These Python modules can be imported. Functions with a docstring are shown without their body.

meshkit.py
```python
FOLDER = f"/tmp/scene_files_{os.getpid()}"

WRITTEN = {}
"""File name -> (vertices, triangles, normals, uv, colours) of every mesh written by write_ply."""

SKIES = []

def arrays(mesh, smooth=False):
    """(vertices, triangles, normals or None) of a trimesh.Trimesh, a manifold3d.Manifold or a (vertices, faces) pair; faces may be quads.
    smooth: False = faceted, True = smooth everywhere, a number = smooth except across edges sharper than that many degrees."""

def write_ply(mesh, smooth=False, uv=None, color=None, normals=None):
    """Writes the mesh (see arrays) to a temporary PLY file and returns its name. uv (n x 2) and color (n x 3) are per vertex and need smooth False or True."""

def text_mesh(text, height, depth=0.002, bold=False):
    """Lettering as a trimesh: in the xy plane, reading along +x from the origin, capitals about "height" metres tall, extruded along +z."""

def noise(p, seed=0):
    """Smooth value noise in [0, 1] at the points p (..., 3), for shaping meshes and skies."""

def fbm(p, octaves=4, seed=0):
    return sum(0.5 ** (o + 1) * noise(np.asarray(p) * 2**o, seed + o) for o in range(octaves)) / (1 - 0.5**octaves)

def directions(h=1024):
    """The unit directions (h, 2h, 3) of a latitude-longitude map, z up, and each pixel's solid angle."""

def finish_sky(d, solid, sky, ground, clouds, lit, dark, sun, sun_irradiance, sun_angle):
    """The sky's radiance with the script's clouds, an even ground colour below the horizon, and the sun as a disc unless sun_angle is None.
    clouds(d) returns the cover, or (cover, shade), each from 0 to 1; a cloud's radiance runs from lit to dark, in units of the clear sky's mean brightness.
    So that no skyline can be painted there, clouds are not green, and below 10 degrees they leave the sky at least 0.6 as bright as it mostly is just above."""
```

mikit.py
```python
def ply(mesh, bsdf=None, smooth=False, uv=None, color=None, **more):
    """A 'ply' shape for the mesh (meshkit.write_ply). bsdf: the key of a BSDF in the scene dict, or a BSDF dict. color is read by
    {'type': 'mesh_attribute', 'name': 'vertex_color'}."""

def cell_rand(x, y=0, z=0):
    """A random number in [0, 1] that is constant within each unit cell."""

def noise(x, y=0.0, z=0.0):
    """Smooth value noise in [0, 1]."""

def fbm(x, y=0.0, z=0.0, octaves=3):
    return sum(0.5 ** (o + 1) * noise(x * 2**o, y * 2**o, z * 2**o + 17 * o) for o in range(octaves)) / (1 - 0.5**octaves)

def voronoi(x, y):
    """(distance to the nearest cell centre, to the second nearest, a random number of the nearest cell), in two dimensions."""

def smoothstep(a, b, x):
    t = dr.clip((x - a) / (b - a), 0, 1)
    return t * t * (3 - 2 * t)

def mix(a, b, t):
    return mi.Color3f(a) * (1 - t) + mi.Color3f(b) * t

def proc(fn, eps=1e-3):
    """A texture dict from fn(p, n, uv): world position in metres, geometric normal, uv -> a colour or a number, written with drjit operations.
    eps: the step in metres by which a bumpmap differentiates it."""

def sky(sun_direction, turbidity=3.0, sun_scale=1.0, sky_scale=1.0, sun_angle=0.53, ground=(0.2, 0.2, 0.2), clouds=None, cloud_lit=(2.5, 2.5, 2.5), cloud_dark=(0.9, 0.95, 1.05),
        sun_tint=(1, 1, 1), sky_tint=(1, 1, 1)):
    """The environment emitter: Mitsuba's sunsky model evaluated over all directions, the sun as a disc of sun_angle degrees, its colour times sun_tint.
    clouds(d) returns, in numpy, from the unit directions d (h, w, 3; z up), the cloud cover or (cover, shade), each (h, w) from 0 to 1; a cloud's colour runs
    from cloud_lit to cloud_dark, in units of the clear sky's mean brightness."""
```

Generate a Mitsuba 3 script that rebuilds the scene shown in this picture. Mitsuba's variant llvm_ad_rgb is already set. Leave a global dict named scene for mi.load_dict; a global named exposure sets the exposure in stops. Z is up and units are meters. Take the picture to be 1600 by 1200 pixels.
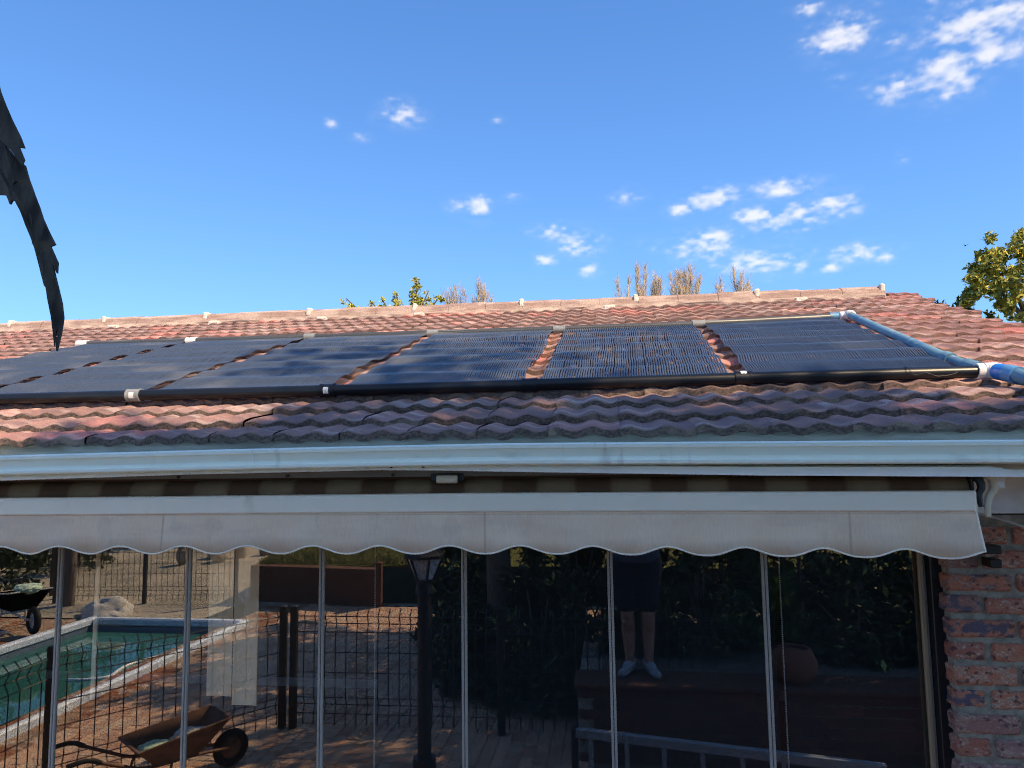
import math, random
import numpy as np, trimesh, manifold3d as m3, mitsuba as mi, drjit as dr
import mikit, meshkit
from mikit import proc, fbm, noise, smoothstep, mix, cell_rand, voronoi
from meshkit import noise as nnoise, fbm as nfbm

T = mi.ScalarTransform4f
scene, labels = {}, {}
# ------------------------------------------------------------------ camera, sky, exposure
CAM = np.array([0, 0, 2.45])
FWD, UP = np.array([-0.1309, 0.9864, 0.0996]), np.array([0.0261, -0.0970, 0.9949])
scene['camera'] = {'type': 'perspective', 'to_world': T().look_at(origin=CAM.tolist(), target=(CAM + FWD).tolist(), up=UP.tolist()),
                   'fov': 71.036, 'fov_axis': 'x', 'near_clip': 0.05, 'far_clip': 4000.0}
SUN = np.array([0.50, -0.52, 0.69]); SUN /= np.linalg.norm(SUN)
# clouds in view: azimuth (from +y towards +x), elevation, half widths, in degrees
CLOUDS = [(27.8, 27.1, 3.3, 1.3), (30.5, 27.6, 3.2, 1.9), (25.2, 25.1, 1.7, 1.4), (21.8, 24.7, 1.4, .76), (26.4, 23.9, .67, .41), (28.2, 25.1, 1.66, .59), (18.6, 28.7, 1.84, .93), (16.4, 30.8, .89, .34),
          (22.2, 27.6, .56, .58), (18.2, 25.9, .77, .35), (13.9, 17.1, 2.35, .84), (11.8, 17.6, 1.3, .57), (17.3, 17.7, 1.5, .73), (8.9, 19.3, 1.8, .62), (14.1, 19.4, 1.86, .51), (2.0, 20.0, 1.04, .59),
          (6.1, 18.6, .77, .39), (7.9, 15.9, 2.1, .87), (3.9, 16.2, 1.1, .49), (12.4, 14.3, 2.5, .71), (14.8, 13.7, .58, .52), (19.0, 14.1, 1.6, .5), (16.8, 13.3, .86, .32), (20.6, 13.6, .64, .31),
          (-1.9, 16.6, 1.36, .85), (-3.8, 17.6, 1.36, .45), (-4.7, 15.4, .89, .4), (-1.1, 14.6, .62, .45), (-10.1, 19.5, .95, .64), (-11.8, 19.6, .74, .4), (-16.2, 26.2, 1.2, .66), (-18.4, 25.8, .52, .28),
          (-19.6, 24.3, .7, .26), (-22.0, 25.1, .4, .26), (22.0, 20.1, .37, .35), (28.2, 9.0, .3, .1), (-7.4, 20.3, .74, .3), (-8.5, 25.9, .4, .22), (-17.3, 26.9, .47, .24), (24.7, 29.3, .64, .56), (27.3, 25.1, .5, .32)]
_r = random.Random(4)
for _ in range(150):   # scattered clouds out of view, made more and larger to brighten shaded parts
    a, e, w = _r.uniform(44, 312), _r.uniform(9, 70), _r.uniform(.7, 5.5)
    CLOUDS.append((a if a < 180 else a - 360, e, w / math.cos(math.radians(e)), w * _r.uniform(.35, .6)))
FAINT = {9, 8, 15, 18, 29, 31, 32, 33, 34, 35, 36, 37, 38}


def clouds(d):
    x, y, z = d[..., 0], d[..., 1], d[..., 2]
    az, el = np.degrees(np.arctan2(x, y)), np.degrees(np.arcsin(np.clip(z, -1, 1)))
    g = np.zeros(az.shape)
    for i, (a, e, w, h) in enumerate(CLOUDS):
        r0 = max(0, int((90 - e - 4 * h - 2) / 180 * 1024)); r1 = int((90 - e + 4 * h + 2) / 180 * 1024) + 1
        da = (az[r0:r1] - a + 180) % 360 - 180
        q = (da / w / 1.1) ** 2 + ((el[r0:r1] - e) / h / 1.1) ** 2
        np.maximum(g[r0:r1], (0.5 if i in FAINT else 1.0) * np.exp(-0.8 * q), out=g[r0:r1])
    m = g > 0.02
    n = np.zeros(az.shape)
    P = np.stack([d[..., 0] * 34, d[..., 1] * 34, d[..., 2] * 60], -1)[m]
    n[m] = 0.55 * nfbm(P + 1.2 * nfbm(P * 1.7, 2, 9)[:, None], 5, 3) + 0.45 * nfbm(P * 3.1, 4, 8)
    v = g * 0.95 + (n - 0.5) * 2.6
    cover = np.clip((v - 0.34) / 0.95, 0, 1)
    cover = cover * cover * (3 - 2 * cover) * np.clip(g * 4, 0, 1)
    veil = np.clip((n - 0.40) * 2.6, 0, 1) * np.clip(g * 1.6, 0, 1) * 0.42      # thin wisps round each cloud
    cover = 1 - (1 - cover) * (1 - veil)
    return 0.72 * cover, np.clip(0.45 - 1.2 * (v - 0.6), 0, 0.5) * 0.5


scene['sky'] = mikit.sky(SUN, turbidity=3.0, sun_scale=0.70, clouds=clouds, cloud_lit=(2.3, 2.2, 2.1), cloud_dark=(1.5, 1.6, 1.75), sky_tint=(0.555, 0.765, 0.98), sun_tint=(1.10, 1.0, 0.86))
exposure = 2.8


# ------------------------------------------------------------------ helpers
def put(key, mesh, bsdf, smooth=False, uv=None, color=None, tw=None, **more):
    """one entry; a taken key gets the next three-digit number"""
    k, n = key, 0
    while k in scene:
        n += 1; k = f'{key}_{n:03d}'
    d = dict(mesh) if isinstance(mesh, dict) else mikit.ply(mesh, bsdf, smooth, uv=uv, color=color)
    if isinstance(mesh, dict) and bsdf: d['bsdf'] = {'type': 'ref', 'id': bsdf}
    if tw is not None: d['to_world'] = tw
    scene[k] = d
    if more: labels.setdefault(k, {}).update(more)
    return k


def thing(key, label, cat, group=None):
    k, n = key, 0
    while k in labels:
        n += 1; k = f'{key}_{n:03d}'
    labels[k] = {'label': label, 'category': cat}
    if group: labels[k]['group'] = group
    return k


def box(x0, x1, y0, y1, z0, z1, r=0.0):
    s, c = np.array([x1 - x0, y1 - y0, z1 - z0]), np.array([x0 + x1, y0 + y1, z0 + z1]) / 2
    if r <= 0:
        m = trimesh.creation.box(s); m.apply_translation(c); return m
    pts = []
    for a in np.ndindex(2, 2, 2):   # chamfered box: hull of three inset corners each
        g = np.array(a) * 2 - 1
        for k in range(3):
            o = s / 2 - r; o[k] += r; pts.append(c + g * o)
    return trimesh.convex.convex_hull(np.array(pts))


def cat(ms): return trimesh.util.concatenate(ms)


def tube(pts, rad, sides=8, caps=True):
    p = np.asarray(pts, float); n = len(p)
    t = np.gradient(p, axis=0); t /= np.linalg.norm(t, axis=1, keepdims=True) + 1e-12
    ref = np.eye(3)[np.argmin(np.abs(t).max(0) - [0, 0, 1e-3])]
    a = np.cross(t, ref); a /= np.linalg.norm(a, axis=1, keepdims=True) + 1e-12
    b = np.cross(t, a); an = np.arange(sides) * 2 * np.pi / sides
    rad = np.broadcast_to(rad, (n,))
    v = (p[:, None] + rad[:, None, None] * (np.cos(an)[None, :, None] * a[:, None] + np.sin(an)[None, :, None] * b[:, None])).reshape(-1, 3)
    i, j = np.meshgrid(np.arange(n - 1), np.arange(sides), indexing='ij')
    q = np.stack([i * sides + j, i * sides + (j + 1) % sides, (i + 1) * sides + (j + 1) % sides, (i + 1) * sides + j], -1).reshape(-1, 4)
    f = [q[:, [0, 1, 2]], q[:, [0, 2, 3]]]
    if caps:
        v = np.vstack([v, p[:1], p[-1:]]); j = np.arange(sides); k = (j + 1) % sides; e = (n - 1) * sides
        f += [np.stack([j * 0 + n * sides, k, j], 1), np.stack([j * 0 + n * sides + 1, e + j, e + k], 1)]
    return trimesh.Trimesh(v, np.vstack(f), process=False)


def spline(pts, n):
    p = np.asarray(pts, float); s = np.r_[0, np.cumsum(np.linalg.norm(np.diff(p[:, :3], axis=0), axis=1))]
    from scipy.interpolate import PchipInterpolator
    return PchipInterpolator(s, p, axis=0)(np.linspace(0, s[-1], n))


def prism_x(poly, x0, x1, nx=1, dz=None):
    """polygon (y, z) swept along x; dz(x) shifts it up"""
    from shapely.geometry import Polygon
    poly = np.asarray(poly, float)
    if Polygon(poly).exterior.is_ccw is False: poly = poly[::-1]
    xs = np.linspace(x0, x1, nx + 1); k = len(poly)
    v = np.array([[x, y, z + (dz(x) if dz else 0)] for x in xs for y, z in poly])
    f = []
    for i in range(nx):
        for j in range(k):
            a, b, c, d = i * k + j, i * k + (j + 1) % k, (i + 1) * k + (j + 1) % k, (i + 1) * k + j
            f += [[a, d, c], [a, c, b]]
    tri = trimesh.creation.triangulate_polygon(Polygon(poly), engine='earcut')
    from scipy.spatial import cKDTree
    ix = cKDTree(poly).query(tri[0])[1]
    f = np.vstack([np.array(f), ix[tri[1]][:, ::-1], ix[tri[1]] + nx * k])
    m = trimesh.Trimesh(v, f, process=False); m.fix_normals(); return m


def rgb(*c): return {'type': 'rgb', 'value': list(c)}


def mat(name, col, rough=.5, spec=.5, metallic=0.0, two=False, bump=None, **kw):
    d = {'type': 'principled', 'base_color': proc(col) if callable(col) else rgb(*col), 'roughness': proc(rough) if callable(rough) else rough, 'metallic': metallic, 'specular': spec, **kw}
    if bump: d = {'type': 'bumpmap', 'arbitrary': {**proc(bump[0], bump[1]), }, 'scale': 1.0, 'nested': d}
    if two: d = {'type': 'twosided', 'b': d}
    scene[name] = d


# ------------------------------------------------------------------ materials
def tile_col(p, n, uv):
    r, front = uv.x, uv.y
    g = fbm(p.x * 9 + r * 40, p.y * 9, p.z * 9, 4); f = fbm(p.x * 120, p.y * 120, p.z * 120, 2); q = noise(p.x * 420, p.y * 420, p.z * 420)
    c = mix((.250, .147, .128), (.172, .112, .108), smoothstep(.3, .7, g))
    c = mix(c, (.42, .135, .115), smoothstep(.72, .95, r) * .5 + .25 * smoothstep(1.0, 2.4, p.x - .12 * p.y))     # redder, newer glaze
    c = mix(c, (.43, .34, .31), smoothstep(.52, .75, fbm(p.x * 3.1 + r * 9, p.y * 14, p.z * 3, 3)) * .55)  # worn, pale streaks down the slope
    c = mix(c, (.17, .13, .13), smoothstep(.60, .74, f) * .5)
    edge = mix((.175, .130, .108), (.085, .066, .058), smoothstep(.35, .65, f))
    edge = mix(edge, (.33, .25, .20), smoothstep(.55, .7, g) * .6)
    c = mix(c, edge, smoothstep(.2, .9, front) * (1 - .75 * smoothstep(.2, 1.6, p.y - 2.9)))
    return c * (.62 + .76 * q) * (.86 + .28 * r)


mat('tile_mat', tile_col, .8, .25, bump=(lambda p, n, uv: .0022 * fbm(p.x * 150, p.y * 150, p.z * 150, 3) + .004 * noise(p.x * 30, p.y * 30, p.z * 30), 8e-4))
mat('ridge_mat', lambda p, n, uv: mix((.27, .19, .165), (.40, .31, .27), smoothstep(.35, .65, fbm(p.x * 6, p.y * 20, p.z * 20, 4))) * (.75 + .5 * noise(p.x * 200, p.y * 200, p.z * 200)), .85, .2)
mat('mortar_white', lambda p, n, uv: mix((.72, .68, .62), (.5, .45, .4), fbm(p.x * 30, p.y * 30, p.z * 30, 3)), .9, .2)
mat('mortar_pink', lambda p, n, uv: mix((.55, .44, .37), (.38, .30, .26), smoothstep(.3, .7, fbm(p.x * 14, p.y * 30, p.z * 30, 3))), .9, .2)
mat('deck_dark', (.05, .04, .04), .9, .1)
mat('mat_black', lambda p, n, uv: mix((.034, .049, .078), (.075, .087, .105), smoothstep(.5, .8, fbm(p.x * 3, p.y * 5, p.z * 3, 3))), .40, .9, clearcoat=.6, clearcoat_gloss=.6)
mat('header_black', lambda p, n, uv: mix((.006, .008, .012), (.03, .03, .032), smoothstep(.5, .85, fbm(p.x * 5, p.y * 30, p.z * 30, 3))), .34, .4)
mat('header_grey', lambda p, n, uv: mix((.055, .06, .065), (.22, .22, .22), smoothstep(.55, .8, fbm(p.x * 2, p.y * 6, p.z * 60, 3))), .4, .5)
mat('pvc_white', lambda p, n, uv: mix((.72, .73, .74), (.5, .5, .48), smoothstep(.45, .8, fbm(p.x * 30, p.y * 30, p.z * 30, 3))), .35, .5)
mat('pvc_grey', lambda p, n, uv: mix((.17, .19, .20), (.27, .28, .28), fbm(p.x * 40, p.y * 40, p.z * 40, 3)), .4, .5)
mat('pipe_blue', lambda p, n, uv: mix(mix((.065, .165, .27), (.13, .24, .32), smoothstep(.3, .65, fbm(p.x * 10, p.y * 4, p.z * 16, 4))), (.26, .34, .37), smoothstep(.6, .8, fbm(p.x * 36, p.y * 16, p.z * 36, 3)) * .7), .5, .4)
mat('pipe_vivid', (.02, .17, .55), .3, .5)
mat('fit_blue', (.09, .25, .45), .4, .5)
mat('gutter_white', lambda p, n, uv: mix(mix(mix((.83, .88, .76), (.78, .83, .72), fbm(p.x * 2.2, p.y * 9, p.z * 6, 4)), (.46, .45, .40), smoothstep(.58, .8, fbm(p.x * 45, 3, p.z * 5, 3)) * smoothstep(.45, .7, fbm(p.x * 3, 1, 0, 2)) * .5), (.42, .42, .37), smoothstep(.64, .85, fbm(p.x * 9, p.y * 9, p.z * 20, 4)) * .35), .3, .5)
mat('gutter_inner', lambda p, n, uv: mix((.62, .60, .53), (.40, .37, .32), smoothstep(.35, .75, fbm(p.x * 5, p.y * 9, p.z * 30, 4))), .5, .3)
mat('strip_white', lambda p, n, uv: mix((.93, .93, .94), (.87, .88, .90), fbm(p.x * 5, p.y * 9, p.z * 60, 3)), .18, .6)
mat('hood_grey', lambda p, n, uv: mix((.20, .20, .19), (.12, .12, .11), fbm(p.x * 7, p.y * 7, p.z * 20, 3)), .5, .4)
mat('bar_cream', lambda p, n, uv: mix(mix((.90, .84, .70), (.85, .79, .66), fbm(p.x * 3, p.y * 9, p.z * 9, 3)), (.42, .38, .30), smoothstep(.64, .9, fbm(p.x * 12, p.y * 30, p.z * 5, 4)) * .5), .32, .5)
mat('cream_paint', (.62, .57, .44), .4, .5)
mat('white_paint', lambda p, n, uv: mix((.74, .76, .78), (.60, .61, .60), smoothstep(.5, .8, fbm(p.x * 7, p.y * 7, p.z * 7, 4))), .4, .4)
mat('black_plastic', (.012, .013, .016), .35, .5)
mat('black_metal', (.018, .016, .015), .45, .4)
mat('grey_alu', lambda p, n, uv: mix((.30, .29, .27), (.42, .41, .38), fbm(p.x * 60, p.y * 60, p.z * 4, 2)), .35, .5)
mat('tan_trim', (.30, .23, .15), .4, .4)


def valance_col(p, n, uv):
    w = fbm(p.x * 5, p.z * 22, 0, 4)
    c = mix((.84, .66, .49), (.77, .60, .45), smoothstep(.35, .7, w))
    weave = .94 + .12 * noise(p.x * 700, p.z * 60, 3)
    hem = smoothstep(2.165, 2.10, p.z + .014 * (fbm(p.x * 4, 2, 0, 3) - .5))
    c = mix(c, (.40, .23, .12), hem * .7)                                  # brown along the hem: warm light bounced off the paving, put into the colour
    c = mix(c, (.34, .29, .24), smoothstep(.60, .78, fbm(p.x * 14, p.z * 10, 5, 4)) * .16)
    u = (p.x + .445) / 1.24; sm = dr.abs(u - dr.round(u)) * 1.24
    c = mix(c, (.36, .27, .19), smoothstep(.006, .002, sm) * .45)             # stitched joins of the cloth widths
    st = dr.abs(p.z - 2.243); c = mix(c, (.40, .30, .22), smoothstep(.003, .001, st) * .35)
    return c * weave


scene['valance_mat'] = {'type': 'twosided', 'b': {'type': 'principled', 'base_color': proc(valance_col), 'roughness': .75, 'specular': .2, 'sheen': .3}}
STR = [-2.387, -2.257, -2.115, -1.988, -1.849, -1.726, -1.577, -1.464, -1.332, -1.188, -1.054, -.922, -.781, -.657, -.52, -.385, -.258, -.122, 0., .137, .25, .4, .517, .662, .79, .92, 1.05, 1.18]


def stripe_col(p, n, uv):
    u = (p.x + 2.387) / .267                # one brown and one beige stripe
    f = u - dr.floor(u)
    brown = smoothstep(.44, .52, f) * smoothstep(1.0, .93, f)
    c = mix((.22, .155, .09), (.105, .062, .036), brown)
    d = dr.minimum(dr.abs(f - .48), dr.minimum(f, 1 - f))
    fine = smoothstep(.0, .12, d)
    k = u * 60; line = smoothstep(.25, .5, dr.abs(k - dr.floor(k) - .5))
    c = mix(mix(c, (.10, .055, .03), line * .8), c, fine)
    return c * (.8 + .4 * fbm(p.x * 18, p.y * 20, p.z * 20, 3))


mat('awning_fabric', stripe_col, .85, .1, two=True)


def brick_col(p, n, uv):
    r, s = uv.x, uv.y
    g = fbm(p.x * 26 + r * 60, p.y * 26, p.z * 34, 4); q = fbm(p.x * 130, p.y * 130, p.z * 130, 3)
    c = mix((.40, .165, .105), (.31, .125, .095), smoothstep(.2, .5, r))
    c = mix(c, (.27, .16, .15), smoothstep(.6, .9, r))
    c = mix(c, (.37, .25, .19), smoothstep(.45, .72, g) * (.35 + .5 * s))
    c = mix(c, (.50, .43, .37), smoothstep(.50, .66, q) * smoothstep(.35, .6, g) * .6)        # lime bloom
    c = mix(c, (.05, .04, .045), smoothstep(.60, .72, fbm(p.x * 60 + r * 7, p.y * 60, p.z * 60, 3)) * .75)
    c = mix(c, (.11, .09, .12), smoothstep(.85, .95, s) * smoothstep(.45, .6, g))
    return c * (.7 + .6 * noise(p.x * 500, p.y * 500, p.z * 500))


mat('brick_mat', brick_col, .85, .2, bump=(lambda p, n, uv: .005 * fbm(p.x * 90, p.y * 90, p.z * 90, 4), 6e-4))
mat('dark_brick', lambda p, n, uv: mix((.15, .065, .05), (.10, .05, .042), uv.x), .9, .1)
mat('mortar_mat', lambda p, n, uv: mix((.33, .295, .24), (.22, .20, .165), smoothstep(.3, .7, fbm(p.x * 40, p.y * 40, p.z * 40, 4))) * (.75 + .5 * noise(p.x * 400, p.y * 400, p.z * 400)), .9, .1,
    bump=(lambda p, n, uv: .006 * fbm(p.x * 70, p.y * 70, p.z * 70, 4), 8e-4))
scene['glass'] = {'type': 'thindielectric', 'int_ior': 2.4, 'ext_ior': 1.0}      # solar-control coated panes
scene['lantern_glass'] = {'type': 'twosided', 'b': {'type': 'diffuse', 'reflectance': rgb(.55, .56, .58)}}
mat('blind_mat', lambda p, n, uv: mix((.008, .014, .019), (.013, .021, .028), noise(p.x * 300, p.z * 300, 0)), .8, .2, two=True)
mat('slat_cream', lambda p, n, uv: mix((.93, .74, .48), (.88, .69, .44), fbm(p.x * 40, p.z * 6, 0, 3)), .6, .2, two=True)
mat('bead_white', (.7, .7, .68), .3, .5)
mat('room_wall', (.10, .085, .07), .8, .1)  # dark because the room is unlit: shade put into the wall colour
mat('room_floor', lambda p, n, uv: mix((.15, .10, .07), (.10, .065, .045), fbm(p.x * 5, p.y * 5, 0, 3)), .5, .3)


def paver_col(p, n, uv):
    r = uv.x
    g = fbm(p.x * 9, p.y * 9, 0, 4)
    c = mix((.50, .32, .205), (.38, .225, .15), smoothstep(.3, .8, r))
    c = mix(c, (.42, .33, .24), smoothstep(.45, .7, g) * .6)
    return c * (.7 + .5 * fbm(p.x * 60, p.y * 60, p.z * 60, 3))


mat('paver_mat', paver_col, .85, .2)
mat('sand_joint', lambda p, n, uv: mix((.17, .12, .085), (.11, .08, .06), fbm(p.x * 20, p.y * 20, 0, 3)), .95, .1)
mat('soil_mat', lambda p, n, uv: mix(mix((.20, .085, .045), (.27, .19, .13), smoothstep(.35, .65, fbm(p.x * 3, p.y * 3, 0, 4))), (.40, .36, .31), smoothstep(.60, .72, fbm(p.x * 11, p.y * 11, 0, 4)) * .7), .95, .1,
    bump=(lambda p, n, uv: .05 * fbm(p.x * 9, p.y * 9, 0, 4), 5e-3))
mat('drive_mat', lambda p, n, uv: mix((.32, .28, .21), (.22, .20, .15), smoothstep(.3, .7, fbm(p.x * 1.2, p.y * 1.2, 0, 4))) * (.75 + .5 * fbm(p.x * 30, p.y * 30, 0, 3)), .9, .1)
mat('grass_mat', lambda p, n, uv: mix((.14, .13, .035), (.07, .085, .02), fbm(p.x * 2, p.y * 2, 0, 4)) * (.5 + fbm(p.x * 50, p.y * 50, p.z * 50, 3)), .9, .1)
mat('ground_mat', lambda p, n, uv: mix((.16, .13, .07), (.09, .10, .04), fbm(p.x * .3, p.y * .3, 0, 4)), .95, .1)
mat('coping_mat', lambda p, n, uv: mix((.58, .66, .74), (.42, .50, .60), fbm(p.x * 8, p.y * 8, p.z * 8, 3)), .4, .4)
mat('water_mat', lambda p, n, uv: mix((.020, .095, .082), (.030, .122, .102), fbm(p.x * .7, p.y * .7, 0, 3)), .03, .5,
    bump=(lambda p, n, uv: .004 * fbm(p.x * 2.2, p.y * 2.2, 0, 2), 1e-2))
mat('liner_mat', (.10, .14, .20), .4, .4)
mat('render_brown', lambda p, n, uv: mix((.115, .06, .042), (.085, .045, .034), fbm(p.x * 4, p.y * 4, p.z * 8, 3)), .9, .1)
mat('rust_mat', lambda p, n, uv: mix((.10, .052, .032), (.17, .085, .048), smoothstep(.3, .7, fbm(p.x * 12, p.y * 12, p.z * 12, 4))), .7, .3, two=True)
mat('cement_mat', lambda p, n, uv: mix((.62, .59, .52), (.40, .37, .31), fbm(p.x * 16, p.y * 16, p.z * 16, 4)), .9, .1)
mat('sack_green', lambda p, n, uv: mix((.30, .48, .28), (.55, .62, .50), fbm(p.x * 9, p.y * 9, p.z * 9, 4)), .7, .2)
mat('rubber', (.015, .015, .015), .7, .2)
mat('alu_bright', (.26, .29, .32), .35, .5)
mat('terracotta', (.17, .075, .048), .8, .2)
mat('skin', lambda p, n, uv: mix((.34, .195, .14), (.28, .15, .11), fbm(p.x * 30, p.y * 30, p.z * 30, 3)), .55, .3)
mat('cloth_dark', (.022, .026, .036), .9, .1)
mat('cloth_shirt', (.06, .075, .10), .9, .1)
mat('shoe_pale', (.30, .32, .34), .7, .2)
mat('hair_mat', (.04, .028, .02), .6, .3)
mat('bark', lambda p, n, uv: mix((.16, .13, .10), (.09, .07, .055), fbm(p.x * 14, p.y * 14, p.z * 5, 4)), .9, .1)
mat('twig_mat', lambda p, n, uv: mix((.66, .54, .39), (.48, .385, .275), noise(p.x * 3, p.y * 3, p.z * 3)), .9, .1)
scene['leaf_thin'] = {'type': 'principledthin', 'base_color': {'type': 'mesh_attribute', 'name': 'vertex_color'}, 'roughness': .6, 'diff_trans': 1.5}
scene['leaf_mat'] = {'type': 'twosided', 'b': {'type': 'principled', 'base_color': {'type': 'mesh_attribute', 'name': 'vertex_color'}, 'roughness': .55, 'specular': .35}}
mat('dry_leaf', lambda p, n, uv: mix(mix((.022, .020, .018), (.07, .064, .056), smoothstep(.3, .7, fbm(p.x * 60, p.y * 20, p.z * 9, 4))), (.10, .075, .05), smoothstep(.6, .8, fbm(p.x * 25, p.y * 25, p.z * 25, 3)) * .6), .75, .25, two=True)

# ------------------------------------------------------------------ ground
put('ground', box(-600, 600, -600, 600, -.9, -.35), 'ground_mat', kind='structure', label='bare garden ground reaching the horizon')
put('paving', box(-5.05, 6, -5.75, 3.0, -.34, -.012), 'sand_joint', kind='structure', label='red brick paving between house and pool')
soil = trimesh.creation.box((.75, 12, .3)); soil.apply_translation((-5.43, -.4, -.19))
put('soil_strip', soil, 'soil_mat', kind='structure', label='strip of reddish soil and rubble along the pool edge')
put('far_soil', box(-12.5, -8.15, -4.5, 9, -.34, -.02), 'soil_mat', kind='structure', label='dug soil beyond the far pool edge')


def terrain(x0, x1, y0, y1, h, n=40, seed=1, amp=.05):
    xs, ys = np.meshgrid(np.linspace(x0, x1, n), np.linspace(y0, y1, n), indexing='ij')
    z = h(xs, ys) + amp * (nfbm(np.stack([xs * 1.5, ys * 1.5, xs * 0], -1), 4, seed) - .5)
    v = np.stack([xs, ys, z], -1).reshape(-1, 3); i, j = np.meshgrid(np.arange(n - 1), np.arange(n - 1), indexing='ij'); a = (i * n + j).ravel()
    return trimesh.Trimesh(v, np.vstack([np.stack([a, a + n, a + n + 1], 1), np.stack([a, a + n + 1, a + 1], 1)]), process=False)


put('driveway', terrain(-16, -6.3, -24, -4.48, lambda x, y: np.maximum(0, (-6.5 - y)) * .05 - .0, 40, 2, .03), 'drive_mat', True, kind='structure', label='pale grey brick drive rising away behind the pool')
put('far_paving', box(-6.28, 6, -5.95, -5.77, -.3, -.004), 'drive_mat', kind='structure', label='pale paving strip in front of the brown garden wall')
lawn_h = lambda x, y: .60 + np.maximum(0, -6.1 - y) * .16
put('lawn', terrain(-6.25, 14, -24, -6.1, lawn_h, 50, 4, .06), 'grass_mat', True, kind='structure', label='dry green lawn bank above the brown garden wall')
rs = np.random.RandomState(5)
gx, gy = rs.uniform(-6.2, -3.0, 9000), -6.15 - rs.rand(9000) ** 1.5 * 6
gz = lawn_h(gx, gy); gh = rs.uniform(.05, .13, 9000); ga = rs.uniform(0, 6.28, 9000)
gv = np.stack([np.stack([gx - .012 * np.cos(ga), gy - .012 * np.sin(ga), gz - .05], 1), np.stack([gx + .012 * np.cos(ga), gy + .012 * np.sin(ga), gz - .05], 1),
               np.stack([gx + rs.normal(0, .03, 9000), gy + rs.normal(0, .03, 9000), gz + gh], 1)], 1).reshape(-1, 3)
gc = np.repeat(np.array([.17, .16, .05]) * rs.uniform(.5, 1.5, (9000, 1)) + rs.uniform(-.02, .03, (9000, 3)) * [1, 1, .3], 3, 0).clip(.01, 1)
put('grass', (gv, np.arange(27000).reshape(-1, 3)), 'leaf_mat', color=gc, kind='stuff', label='short dry grass blades growing on the lawn bank', category='grass')

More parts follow.
